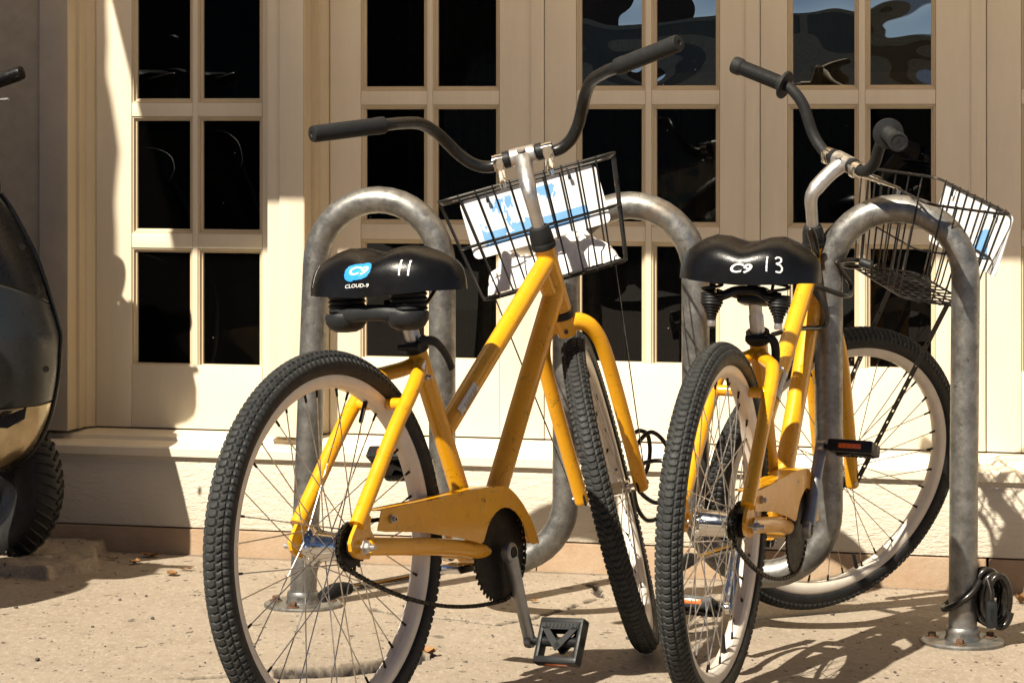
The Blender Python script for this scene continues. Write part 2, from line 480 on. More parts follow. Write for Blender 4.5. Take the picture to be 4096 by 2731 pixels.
# ------------------------------------------------------------------ shop front
shop = empty('shop_front', WM, 'cream painted shop front with glazed french doors over a rendered plinth', 'building')
D = 0.16                                          # door plane, inwards from the plinth face
def lbox(g, s0, s1, y0, y1, z0, z1, bev=0.0):
    return g.box(((s0 + s1) / 2, (y0 + y1) / 2, (z0 + z1) / 2), (s1 - s0, y1 - y0, z1 - z0), None, bev)
g = G(); lbox(g, -4.0, 5.5, 0, .30, .030, .212, .006); g.build('plinth', MAT['plinth'], shop)
for s0, s1 in ((-4.0, -1.1), (-1.098, .92), (.922, 2.015), (2.021, 5.5)):
    g = G(); lbox(g, s0, s1, -.004, .30, -.20, .027, .004); g.build('curb_stone', MAT['curb'], shop)
g = G()                                           # sill: lip, sloping top, upstand under the doors
prof = [(-.012, .212), (-.012, .232), (-.006, .236), (.060, .2405), (.075, .2405), (.080, .250), (.156, .258), (.30, .258), (.30, .212)]
g.prism(prof, -.425, 5.5, lambda a, b, d: Vector((d, a, b)))
g.build('sill', MAT['paint'], shop, ang=25)
# piers at the left: rough wall, smooth pier with stepped reveals, pilaster between the first doors
g = G(); lbox(g, -4.0, -.4185, .052, .4, .214, 3.6); g.build('stucco_wall', MAT['stucco'], shop)
g = G(); lbox(g, -.4175, -.3385, .045, .40, .262, 3.6, .003); g.build('pier', MAT['pier'], shop)
def reveal(s0, kind):
    g = G()                                       # stepped moulding seen from its right-hand side
    poly = [(s0, .0455), (s0 + .0015, .047), (s0 + .0015, .099), (s0 + .010, .101), (s0 + .0105, .155 - .018), (s0 + .016, .150 - .010), (s0 + .022, .148), (s0 + .028, .153), (s0 + .032, D + .003), (s0 + .032, .3), (s0 - .03, .3), (s0 - .03, .0455)]
    g.prism(poly, .262, 3.3, lambda a, b, d: Vector((a, b, d)))
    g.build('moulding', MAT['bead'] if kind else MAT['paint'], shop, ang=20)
g = G(); lbox(g, .2045, .238, .052, .30, .262, 3.3, .003); g.build('pilaster', MAT['paint'], shop)
g = G(); lbox(g, .2385, .3035, .045, .30, .262, 3.3, .003); g.build('pilaster', MAT['paint'], shop)
reveal(-.3385, 1); reveal(.305, 1)

ROWS = [(.458, .7637), (.8055 - .0035, 1.1090), (1.1440, 1.4540), (1.489, 1.799), (1.834, 2.144)]    # opening of each row of panes
def door(s0, s1, panes, dz=0.0, upper='glass'):
    """glazed leaf between s0,s1; panes = [(a,b),(a,b)] openings"""
    y0, y1 = D, D + .045
    g = G()
    zt = 2.27
    lbox(g, s0, panes[0][0] - .0005, y0, y1, .262, zt, .002)
    lbox(g, panes[-1][1] + .0005, s1, y0, y1, .262, zt, .002)
    lbox(g, panes[0][0] + .0004, panes[-1][1] - .0004, y0 + .0006, y1 - .001, .2625, ROWS[0][0] + dz, .001)
    lbox(g, panes[0][0] + .0004, panes[-1][1] - .0004, y0 + .0006, y1 - .001, ROWS[-1][1] + dz, zt, .001)
    d = g.build('french_door', MAT['paint'], shop)
    for (a, b), (c, e) in zip(panes[:-1], panes[1:]):
        g = G(); lbox(g, b, c, y0 + .001, y1 - .004, ROWS[0][0] + dz, ROWS[-1][1] + dz, .0015); g.build('muntin', MAT['paint'], d)
    for (a, b), (c, e) in zip(ROWS[:-1], ROWS[1:]):
        for (p0, p1) in panes:
            g = G(); lbox(g, p0 + .0003, p1 - .0003, y0 + .0014, y1 - .005, b + dz, c + dz, .0015); g.build('muntin', MAT['paint'], d)
    for (p0, p1) in panes:
        for (a, b) in ROWS:
            a_, b_ = a + dz, b + dz
            if a > 1.46: a_ += 0
            g = G()                               # stepped glazing bead round the pane
            rings = [(0, .004), (.004, .0045), (.0055, .011), (.0105, .0125), (.0118, .0185), (.0118, .024)]
            if a == ROWS[0][0]: bot = .25
            else: bot = 1.0
            n = len(rings); vs = []
            for (i, dep) in rings:
                x0_, x1_, z0_, z1_ = p0 + i + .0004, p1 - i - .0004, a_ + i * bot + .0003, b_ - i - .0003
                vs += [(x0_, y0 + dep, z0_), (x1_, y0 + dep, z0_), (x1_, y0 + dep, z1_), (x0_, y0 + dep, z1_)]
            fs = [(4 * k + q, 4 * k + (q + 1) % 4, 4 * k + 4 + (q + 1) % 4, 4 * k + 4 + q) for k in range(n - 1) for q in range(4)]
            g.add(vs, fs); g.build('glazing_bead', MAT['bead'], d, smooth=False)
            g = G(); nx, nz = 1, 1
            g.add([(p0 + .004, y0 + .0175, a_ + .001), (p1 - .004, y0 + .0175, a_ + .001), (p1 - .004, y0 + .0175, b_ - .004), (p0 + .004, y0 + .0175, b_ - .004)], [(0, 1, 2, 3)])
            g.build('pane', MAT[upper if a > 1.1 else 'glass'], d, smooth=False)
    return d
door(-.3062, .2037, [(-.2123 + .006, -.0232 - .014), (-.0232, .1545)], -.030)
P2 = lambda s: [(s + .0745, s + .2495), (s + .2645, s + .4405)]
door(.3385, .9045, [(.4213, .5979), (.6124, .7880)])
door(.9060, 1.4540, [(.9880, 1.1650), (1.1802, 1.3530)], 0.0, 'glass2')
door(1.4555, 2.0080, [(1.5228, 1.6985), (1.7140, 1.8860)], 0.0, 'glass2')
door(2.0095, 2.5600, [(2.0920, 2.2660), (2.2820, 2.4560)])
for s, w in ((.871, .0022), (1.4185, .0022), (1.972, .0022)):
    g = G(); lbox(g, s, s + .0335, D - .004, D + .01, .2628, 2.27, .0012); g.build('astragal', MAT['paint'], shop)
g = G(); lbox(g, -.306, 2.56, D - .02, D + .05, 2.2705, 3.5, .004); g.build('header', MAT['paint'], shop)
g = G(); lbox(g, 2.561, 5.5, .05, .35, .262, 3.5, .004); g.build('end_wall', MAT['paint'], shop)
# the dark room behind the doors, its curtain and wooden counter
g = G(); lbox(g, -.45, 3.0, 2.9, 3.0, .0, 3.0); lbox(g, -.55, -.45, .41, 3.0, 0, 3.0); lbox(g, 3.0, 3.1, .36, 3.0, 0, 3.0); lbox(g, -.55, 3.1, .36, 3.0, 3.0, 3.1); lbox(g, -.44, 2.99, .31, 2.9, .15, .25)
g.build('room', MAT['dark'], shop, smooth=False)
def curtain(s0, s1, y, lam, amp, z0, z1, mat):
    g = G(); n = int((s1 - s0) / .006); vs = []
    for i in range(n + 1):
        s = s0 + (s1 - s0) * i / n; yy = y + amp * math.sin(2 * math.pi * s / lam + 1.3 * math.sin(9 * s)) + .3 * amp * math.sin(2 * math.pi * s / lam * 2.3)
        vs += [(s, yy, z0), (s + .004 * math.sin(20 * s), yy, z1)]
    g.add(vs, [(2 * i, 2 * i + 2, 2 * i + 3, 2 * i + 1) for i in range(n)])
    g.build('curtain', mat, shop)
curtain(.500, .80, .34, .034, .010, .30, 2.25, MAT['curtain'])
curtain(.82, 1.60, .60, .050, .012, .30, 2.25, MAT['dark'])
g = G(); lbox(g, .66, 2.9, .42, .75, 1.155, 1.192, .003); g.build('counter', MAT['counter'], shop)
# awning over the doors (it throws the shade on their upper halves)
g = G()
AL = 1.2 - D; z_e, z_w, a0, a1 = 2.185, 2.185 + .585 * (1.2 - D), -.653, 5.0
vs = [(a0, .02, z_w), (a1, .02, z_w), (a1, -AL, z_e), (a0, -AL, z_e)]
g.add(vs, [(0, 1, 2, 3)])
g.add([vs[3], vs[2], (a1, -AL, z_e - .012), (a0, -AL, z_e - .012)], [(0, 1, 2, 3)])
def canvas():
    t = NT('cream_canvas'); d = t.n('ShaderNodeBsdfDiffuse'); tr = t.n('ShaderNodeBsdfTranslucent'); mx = t.n('ShaderNodeMixShader')
    d.inputs['Color'].default_value = (.66, .58, .46, 1); tr.inputs['Color'].default_value = (.78, .62, .44, 1); mx.inputs[0].default_value = .48
    t.l(d.outputs[0], mx.inputs[1]); t.l(tr.outputs[0], mx.inputs[2]); t.l(mx.outputs[0], t.t.nodes['Material Output'].inputs['Surface']); return t.m
g.build('awning', canvas(), shop, smooth=False)

# ------------------------------------------------------------------ bicycle rack
RB = Vector((-.4717, 5.7763, 0)); RT = Vector((1.4236, -.3686, 0)).normalized()
RN = Vector((RT.y, -RT.x, 0))
def rp(s, z, d=0.0): return RB + RT * s + RN * d + Vector((0, 0, z))
rack = empty('bike_rack', Matrix.Translation((RB.x, RB.y, gz(RB.x, RB.y))), 'grey galvanised tube bike rack bent in three arches in front of the doors', 'bike rack')
RI = Matrix.Translation((-RB.x, -RB.y, -gz(RB.x, RB.y)))
def rpl(s, z, d=0.0): return RI @ rp(s, z, d)
legs = [.032, .327, .610, .898, 1.187, 1.476]; s_base0, s_base1 = 0.0, 1.4695
zt = [.744, .740, .737]; zb = [.240, .238]
path = [(s_base0, -.02)]
for k in range(4): path.append((s_base0 + (legs[0] - s_base0) * (k + 1) / 5, -.02 + .76 * (k + 1) / 5))
for h in range(3):
    a, b = legs[2 * h], legs[2 * h + 1]; c, r_ = (a + b) / 2, (b - a) / 2
    for k in range(19):
        t = math.pi - math.pi * k / 18; path.append((c + r_ * math.cos(t), zt[h] + r_ * math.sin(t)))
    if h < 2:
        a2 = legs[2 * h + 2]; c, r_ = (b + a2) / 2, (a2 - b) / 2
        for k in range(1, 4): path.append((b, zt[h] + (zb[h] - zt[h]) * k / 4))
        for k in range(19):
            t = math.pi + math.pi * k / 18; path.append((c + r_ * math.cos(t), zb[h] + r_ * math.sin(t)))
        for k in range(1, 4): path.append((a2, zb[h] + (zt[h + 1] - zb[h]) * k / 4))
for k in range(5): path.append((legs[5] + (s_base1 - legs[5]) * (k + 1) / 5, zt[2] + (-.045 - zt[2]) * (k + 1) / 5))
g = G(); g.tube([rpl(s, z) for s, z in path], .0301, 28); g.build('pipe', MAT['galv'], rack)
g = G()
for q in range(1):
    g.tube([rpl(.125, .8905 - .0005, 0) + Vector((0, 0, 0)), rpl(.127, .8905)], .0001, 4)
for s in (s_base0, s_base1):
    P = rp(s, 0); zg = gz(P.x, P.y); Mz = RI @ Matrix.Translation((P.x, P.y, zg))
    g = G(); g.lathe([(0, .010), (.084, .010), (.0875, .007), (.0875, -.01), (0, -.01)], 40, Mz)
    pl = g.build('base_plate', MAT['galv'], rack)
    g = G(); g.lathe([(.030, .036), (.033, .036), (.0355, .031), (.0362, .024), (.0348, .020), (.038, .0105), (.030, .0101)], 32, Mz); g.build('weld_collar', MAT['galv'], pl)
    for a in (-105, 15, 165, 75):
        Mb = Mz @ Matrix.Translation((.064 * math.cos(R(a)), .064 * math.sin(R(a)), .0102))
        g = G(); g.lathe([(0, .002), (.014, .002), (.0145, 0), (0, 0)], 20, Mb); g.lathe([(0, .0115), (.0072, .0115), (.0085, .0100), (.0085, .0019), (0, .0019)], 6, Mb)
        g.build('bolt', MAT['rust'], pl)
# ------------------------------------------------------------------ bicycles
WR = .335
ALPHA = .4147
H = Vector((.8307, 0, .701)); AX = Vector((-math.sin(ALPHA), 0, math.cos(ALPHA))); EX = Vector((math.cos(ALPHA), 0, math.sin(ALPHA)))
BB = Vector((.4769, 0, .271)); SEAT = Vector((.2942, 0, .6611))
d_ax = (WR - H.z - math.sin(ALPHA) * .014) / math.cos(ALPHA)
FAX = H + EX * .014 + AX * d_ax
def fk(e, l, a): return H + EX * e + Vector((0, l, 0)) + AX * a
YM = Matrix.Rotation(R(90), 4, 'X')              # local z -> -y : wheel axle direction

def tyre_mesh():
    nt, nphi = 150 * 7, 44
    th = np.linspace(0, 2 * np.pi, nt, endpoint=False)
    ph = np.linspace(-2.55, 2.55, nphi)
    TH, PH = np.meshgrid(th, ph, indexing='ij')
    a = np.degrees(np.abs(PH)); pitch = (TH / (2 * np.pi) * 150)
    sg = np.sign(PH)
    u0 = (pitch + .35 * (a / 18) ** 2 * .5) % 1.0
    c = ((u0 > .17)).astype(float) * (a < 19)
    u1 = (pitch + .5 + a / 62.0) % 1.0
    m = ((u1 > .28)).astype(float) * ((a > 24) & (a < 47))
    u2 = (pitch + .1 + a / 300.0) % 1.0
    s = ((u2 > .30)).astype(float) * ((a > 52) & (a < 73))
    hgt = np.maximum(np.maximum(c, m * .9), s * .95) * .0030
    rr = .0285 * np.where(a < 75, 1.0, 1.0 - .03 * (a - 75) / 71) + hgt - .003
    rr = np.where(a > 118, rr * (1 - .18 * (a - 118) / 28), rr)
    rad = .3065 + rr * np.cos(PH) ; y = rr * np.sin(PH) * .93
    co = np.stack([rad * np.cos(TH), y, rad * np.sin(TH)], -1).reshape(-1, 3)
    idx = np.arange(nt * nphi).reshape(nt, nphi); nx_ = np.roll(idx, -1, 0)
    q = np.stack([idx[:, :-1], idx[:, 1:], nx_[:, 1:], nx_[:, :-1]], -1).reshape(-1, 4)
    me = bpy.data.meshes.new('tyre')
    me.vertices.add(len(co)); me.vertices.foreach_set('co', co.ravel())
    me.loops.add(q.size); me.loops.foreach_set('vertex_index', q.ravel())
    me.polygons.add(len(q)); me.polygons.foreach_set('loop_start', np.arange(0, q.size, 4)); me.polygons.foreach_set('loop_total', np.full(len(q), 4))
    me.materials.append(MAT['rubber']); me.materials.append(MAT['sidewall'])
    mi = (np.abs(ph[:-1] + ph[1:]) / 2 > math.radians(76)).astype(np.int32)
    me.polygons.foreach_set('material_index', np.tile(mi, nt).astype(np.int32))
    me.update(calc_edges=True)
    bm = bmesh.new(); bm.from_mesh(me); bmesh.ops.recalc_face_normals(bm, faces=list(bm.faces)); bm.to_mesh(me); bm.free()
    me.shade_smooth(); me.set_sharp_from_angle(angle=R(32))
    return me
TYRE = tyre_mesh()
def rim_mesh():
    g = G(); p = [(.2915, .0150), (.2925, .0165), (.2880, .0172), (.2830, .0160), (.2770, .0150), (.2735, .0118), (.2700, .0085), (.2690, .0035), (.2690, -.0035), (.2700, -.0085), (.2735, -.0118), (.2770, -.0150), (.2830, -.0160), (.2880, -.0172), (.2925, -.0165), (.2915, -.0150), (.2840, -.0135), (.2840, .0135), (.2915, .0150)]
    g.lathe(p, 96, YM); return g.mesh('rim', MAT['rim'], ang=35)
RIM = rim_mesh()
def spoke_mesh(side, lead, rear):
    # one spoke: from flange hole to rim at angle 0, with its dark nipple
    fr = .031 if rear else .021; fy = .031
    a = R(62) * lead
    p0 = Vector((fr * math.cos(a), side * fy, fr * math.sin(a)))
    p1 = Vector((.2685, side * .004, 0))
    dv = (p1 - p0).normalized()
    g = G(); g.tube([p0 - Vector((0, side * .004, 0)), p0 + dv * .002, p1 - dv * .012], .00115, 6)
    g.cur = 1; g.tube([p1 - dv * .0135, p1 - dv * .003, p1 + dv * .003], [.0021, .0023, .0030], 8)
    return g.mesh('spoke', [MAT['steel'], MAT['sprocket']])
SPK = {(s, l, r): spoke_mesh(s, l, r) for s in (1, -1) for l in (1, -1) for r in (0, 1)}
def hub_mesh(rear):
    g = G()
    if rear:
        p = [(0, .046), (.018, .046), (.020, .041), (.0345, .034), (.0350, .031), (.0330, .029), (.0255, .024), (.0245, .012), (.0250, .0115), (.0250, .0085), (.0245, .008), (.0240, -.024), (.0255, -.027), (.0310, -.029), (.0325, -.031), (.0310, -.033), (.018, -.036), (.016, -.046), (0, -.046)]
    else:
        p = [(0, .040), (.012, .040), (.014, .034), (.0225, .033), (.0225, .029), (.014, .026), (.0135, -.026), (.0225, -.029), (.0225, -.033), (.014, -.034), (.012, -.040), (0, -.040)]
    g.lathe([(r, -h) for r, h in p], 40, YM)
    for k in range(18):
        for s in (1, -1):
            a = 2 * math.pi * k / 18; f = .031 if rear else .0205
            g.add([], [])
    return g.mesh('hub', MAT['chrome'])
HUB = {0: hub_mesh(0), 1: hub_mesh(1)}
def axle_mesh(w):
    g = G(); M = YM
    g.lathe([(0, -w), (.0045, -w), (.0045, w), (0, w)], 14, M)
    for s in (1, -1):
        b = s * (w - .020)
        g.lathe([(0, b), (.0135, b), (.0135, b + s * .002), (.0085, b + s * .0022), (.0085, b + s * .009), (.0065, b + s * .011), (.0045, b + s * .011)], 6 if s > 0 else 6, M)
    return g.mesh('axle', MAT['alu'])
AXL = {0: axle_mesh(.080), 1: axle_mesh(.094)}

def wheel(bike, name, M, rear, spin, valve_a):
    w = link(name, RIM, bike, M)
    link('tyre', TYRE, w)
    link('hub', HUB[rear], w)
    link('axle', AXL[rear], w)
    for k in range(36):
        side = 1 if k % 2 else -1; lead = 1 if (k // 2) % 2 else -1
        link('spoke', SPK[(side, lead, rear)], w, Matrix.Rotation(-(2 * math.pi * k / 36 + spin), 4, 'Y'))
    g = G(); c, s = math.cos(valve_a), math.sin(valve_a); d_ = Vector((c, 0, s))
    g.tube([d_ * .270, d_ * .262, d_ * .258, d_ * .232, d_ * .230], [.0045, .0045, .0042, .0042, .003], 10)
    g.build('valve_stem', MAT['blackp'], w)
    return w

GUARD = [(.0733, .3901), (.2141, .3915), (.2767, .3933), (.3579, .3962), (.4133, .3969), (.4581, .3949), (.4748, .3929), (.4914, .3872), (.5136, .373), (.5372, .3529), (.5588, .3283), (.5767, .3011), (.5884, .2768), (.566, .2756), (.5544, .2797), (.5457, .2956), (.5372, .3128), (.5241, .3291), (.5081, .3424), (.4882, .3514), (.4714, .3545), (.4545, .3539), (.4372, .3483), (.4222, .3384), (.4115, .3263), (.4044, .3139), (.3962, .3003), (.3881, .2971), (.3663, .3036), (.3137, .3163), (.2611, .3261), (.2096, .3366), (.1384, .3457), (.0834, .3517), (.0584, .3562)]

def text_mesh(s, size, shear=0.0, offset=0.0, mat=None, sub=3, xs=1.0):
    cu = bpy.data.curves.new('lettering', 'FONT'); cu.body = s; cu.size = size; cu.shear = shear; cu.offset = offset
    cu.align_x = 'CENTER'; cu.align_y = 'CENTER'; cu.resolution_u = 4
    o = bpy.data.objects.new('lettering', cu); COL.objects.link(o)
    dg = bpy.context.evaluated_depsgraph_get(); dg.update()
    me = bpy.data.meshes.new_from_object(o.evaluated_get(dg))
    bpy.data.objects.remove(o)
    bm = bmesh.new(); bm.from_mesh(me); bmesh.ops.triangulate(bm, faces=list(bm.faces))
    for v in bm.verts: v.co.x *= xs
    for _ in range(sub):
        lng = [e for e in bm.edges if e.calc_length() > .004]
        if not lng: break
        bmesh.ops.subdivide_edges(bm, edges=lng, cuts=1); bmesh.ops.triangulate(bm, faces=list(bm.faces))
    bm.to_mesh(me); bm.free()
    me.materials.clear(); me.materials.append(mat)
    return me
def ribbon_mesh(strokes, w, mat):
    """hand drawn strokes -> flat ribbons of quads in xy"""
    g = G()
    for st in strokes:
        P = spline([(x, y, 0) for x, y in st], 6)
        for i, p in enumerate(P):
            pass
        vs = []
        for i, p in enumerate(P):
            t = (P[min(i + 1, len(P) - 1)] - P[max(i - 1, 0)]).normalized(); nn = Vector((-t.y, t.x, 0))
            ww = w * (1 + .18 * math.sin(i * 1.7))
            vs += [p - nn * ww / 2, p, p + nn * ww / 2]
        fs = []
        for i in range(len(P) - 1):
            fs += [(3 * i, 3 * i + 3, 3 * i + 4, 3 * i + 1), (3 * i + 1, 3 * i + 4, 3 * i + 5, 3 * i + 2)]
        g.add(vs, fs)
    return g.mesh('lettering', mat, smooth=False)
def ellipse_mesh(bl, mat):
    """union-like cloud blob: list of (cx,cy,rx,ry) merged by radial max"""
    g = G(); n = 64; vs = [Vector((0, 0, 0))]
    for ring in range(1, 7):
        for k in range(n):
            a = 2 * math.pi * k / n; best = 0
            for (cx, cy, rx, ry) in bl:
                for t in np.linspace(0, .08, 60):
                    x, y = math.cos(a) * t, math.sin(a) * t
                    if ((x - cx) / rx) ** 2 + ((y - cy) / ry) ** 2 <= 1: best = max(best, t)
            vs.append(Vector((math.cos(a) * best * ring / 6, math.sin(a) * best * ring / 6, 0)))
    fs = [(0, 1 + k, 1 + (k + 1) % n) for k in range(n)]
    for r_ in range(5):
        for k in range(n):
            fs.append((1 + r_ * n + k, 1 + (r_ + 1) * n + k, 1 + (r_ + 1) * n + (k + 1) % n, 1 + r_ * n + (k + 1) % n))
    g.add(vs, fs); return g.mesh('lettering', mat, smooth=False)
def project(me, bvh, origin, right, up, lift):
    """lay a flat decal (xy) on a surface: cast along -(right x up)"""
    nrm = right.cross(up).normalized()
    for v in me.vertices:
        o = origin + right * v.co.x + up * v.co.y + nrm * .2
        loc, no, _, _ = bvh.ray_cast(o, -nrm)
        if loc is None: loc, no = origin + right * v.co.x + up * v.co.y, nrm
        if no.dot(nrm) < 0: no = -no
        v.co = loc + no * lift
    me.update()

def saddle(bike, var):
    L, wd, Hs = .275, .1375, .072 if var == 1 else .076
    z0 = .777 if var == 2 else .762
    x0 = .128 if var == 2 else .118
    ws = 1.0 if var == 2 else 1.13
    half = [(a_ * (1.06 if var == 1 else 1), b_ * ws) for a_, b_ in [(0.0, 0.0), (.004, .035), (.012, .070), (.030, .104), (.062, .130), (.092, .1375), (.118, .130), (.142, .108), (.165, .078), (.190, .054), (.220, .039), (.250, .030), (.268, .018), (.275, 0.0)]]
    hp = spline([(a, b, 0) for a, b in half], 5)
    out = [(p.x, p.y) for p in hp] + [(p.x, -p.y) for p in reversed(hp[1:-1])]
    n = len(out); cx = .105
    g = G(); ps = [0, .10, .22, .34, .46, .56, .66, .75, .83, .90, .96, 1.0]
    vs = []
    def zt(x, y, base):
        hump = .013 * math.exp(-(((x - .085) / .060) ** 2 + ((abs(y) - .062) / .040) ** 2)) - .008 * math.exp(-(((x - .06) / .08) ** 2 + (y / .026) ** 2)) + .010 * math.exp(-(((x - .262) / .055) ** 2 + (y / .05) ** 2))
        return base + hump * min(1, base / .05)
    for q in ps[1:]:
        s = math.sin(q * math.pi / 2) ** (.64); h = Hs * math.cos(q * math.pi / 2) ** .54 if q < 1 else 0
        for (x, y) in out:
            xx, yy = cx + (x - cx) * s, y * s
            if q >= .96: xx, yy = cx + (x - cx) * (1 + .012 * (q - .9) * 10), yy * (1 + .012 * (q - .9) * 10)
            vs.append(Vector((x0 + xx, yy, z0 + zt(xx, yy, h) - (0.007 * (1 - abs(y) / wd) if x < .03 and q > .9 else 0))))
    vs.append(Vector((x0 + cx, 0, z0 + zt(cx, 0, Hs))))
    m = len(ps) - 1; fs = [(m * n, k, (k + 1) % n) for k in range(n)]
    for r_ in range(m - 1):
        for k in range(n): fs.append((r_ * n + k, (r_ + 1) * n + k, (r_ + 1) * n + (k + 1) % n, r_ * n + (k + 1) % n))
    # inner underside, a little up inside the skirt
    b0 = len(vs)
    for f_, dz in ((.955, .004), (.93, .022)):
        for (x, y) in out: vs.append(Vector((x0 + cx + (x - cx) * f_, y * f_, z0 + dz)))
    for k in range(n):
        j = (k + 1) % n
        fs.append(((m - 1) * n + k, b0 + k, b0 + j, (m - 1) * n + j)); fs.append((b0 + k, b0 + n + k, b0 + n + j, b0 + j))
    fs.append(tuple(b0 + n + k for k in range(n)))
    g.add(vs, fs)
    sd = g.build('saddle', MAT['vinyl'], bike, ang=60)
    bvh = BVHTree.FromPolygons([Vector(v) for v in g.v], g.f)
    rt = Vector((0, -1, 0)); up = Vector((.36, 0, .93)).normalized()
    def lay(me, org, lift, nm='decal'):
        project(me, bvh, org, rt, up, lift); link(nm, me, sd)
    if var == 1:
        o = Vector((x0 + .012, .004, z0 + .038))
        lay(ellipse_mesh([(0, 0, .0275, .0165), (.014, .007, .0145, .0115), (-.014, -.007, .0145, .0115)], MAT['blue']), o, .0005)
        lay(text_mesh('C9', .0215, .2, .0005, MAT['white'], 3, 1.55), o, .0010, 'lettering')
        lay(text_mesh('CLOUD-9', .0088, .18, .0001, MAT['white'], 3, 1.35), o - up * .026, .0006, 'lettering')
        o2 = Vector((x0 + .018, -.086, z0 + .044))
        lay(ribbon_mesh([[(-.0075, .014), (-.0078, 0), (-.0075, -.015)], [(.0075, .0145), (.0077, 0), (.0075, -.014)]], .0030, MAT['white']), o2, .0007, 'lettering')
        o3 = Vector((x0 + .03, .108, z0 + .04))
        lay(ribbon_mesh([[(0, .016), (-.006, -.004), (-.012, -.022)]], .0012, MAT['white']), o3, .0007, 'scratch')
    else:
        o = Vector((x0 + .004, .000, z0 + .024))
        lay(text_mesh('C9', .0235, .25, .0006, MAT['white'], 3, 1.5), o, .0008, 'lettering')
        lay(text_mesh('CLOUD-9', .0042, .1, .00005, MAT['ink'], 3, 1.3), o + rt * .001, .0014, 'lettering')
        o2 = Vector((x0 + .014, -.066, z0 + .034))
        lay(ribbon_mesh([[(-.0145, .014), (-.0148, 0), (-.0145, -.014)], [(.000, .011), (.004, .0145), (.010, .013), (.010, .006), (.003, .002), (.010, .000), (.0135, -.006), (.010, -.0125), (.002, -.0125)]], .0030, MAT['white']), o2, .0007, 'lettering')
    # what carries it
    top = BB + (SEAT - BB) * ((z0 - .02 - BB.z) / (SEAT.z - BB.z))
    if var == 2:
        for sy in (1, -1):
            c = Vector((x0 + .055, sy * .066, z0 + .016))
            Mz = Matrix.Translation((c.x, c.y, z0 - .070))
            g = G(); prof = [(0, -.008), (.008, -.008), (.0095, -.004), (.0095, .000)]
            for i in range(8):
                zz = .000 + i * .0056; rr = .0115 + .0110 * min(1, i / 4.0)
                prof += [(rr - .002, zz), (rr, zz + .0028), (rr - .002, zz + .0054)]
            prof += [(0, .046)]
            g.lathe(prof, 26, Mz); b_ = g.build('bellows', MAT['blackp'], sd)
            g = G(); g.lathe([(0, -.020), (.0075, -.020), (.0085, -.017), (.0075, -.0078), (0, -.0078)], 16, Mz); g.build('spring_nut', MAT['alu'], sd)
            g = G(); g.tube([c + Vector((.019 * math.cos(a), .019 * math.sin(a), -.040 + .044 * a / (2 * math.pi * 2.4))) for a in np.linspace(0, 2 * math.pi * 2.4, 70)], .0032, 8)
            g.build('spring', MAT['blackm'], sd)
        g = G()
        g.tube(spline([(x0 + .055, .078, z0 - .038), (x0 + .058, .045, z0 - .030), (x0 + .070, .020, z0 - .020), (x0 + .072, -.020, z0 - .020), (x0 + .058, -.045, z0 - .030), (x0 + .055, -.078, z0 - .038)], 6), .0070, 10, flat=(1.3, .7))
        g.build('spring_bridge', MAT['blackm'], sd)
    else:
        for sy in (1, -1):
            Mz = Matrix.Translation((x0 + .060, sy * .066, z0 - .034))
            g = G(); prof = [(0, 0)]
            for i in range(6): prof += [(.031, i * .0085 + .0005), (.0345, i * .0085 + .004), (.031, i * .0085 + .008)]
            g.lathe(prof + [(0, .052)], 28, Mz); g.build('bellows', MAT['blackp'], sd)
        g = G()
        for sy in (1, -1):
            M_ = Matrix.Translation((x0 + .055, sy * .066, z0 - .040))
            pts = []
            g.lathe([(0, -.028), (.018, -.027), (.030, -.021), (.037, -.010), (.038, .002), (.036, .006), (0, .006)], 28, M_)
        g.tube(spline([(x0 + .042, .080, z0 - .042), (x0 + .030, .04, z0 - .036), (x0 + .028, 0, z0 - .034), (x0 + .030, -.04, z0 - .036), (x0 + .042, -.080, z0 - .042)], 6), .013, 12, flat=(1.1, .8))
        g.build('suspension_plate', MAT['greyp'], sd)
    for sy in (1, -1):
        g = G(); g.tube(spline([(x0 + .05, sy * .055, z0 - .020), (x0 + .10, sy * .024, z0 - .034), (x0 + .17, sy * .022, z0 - .030), (x0 + .245, sy * .012, z0 + .012)], 8), .0036, 8)
        g.build('saddle_rail', MAT['blackm'], sd)
    g = G(); g.box(top + Vector((.004, 0, -.012)), (.052, .062, .034), Matrix.Rotation(.2, 3, 'Y'), .010); g.build('saddle_clamp', MAT['blackm'], sd)
    return sd

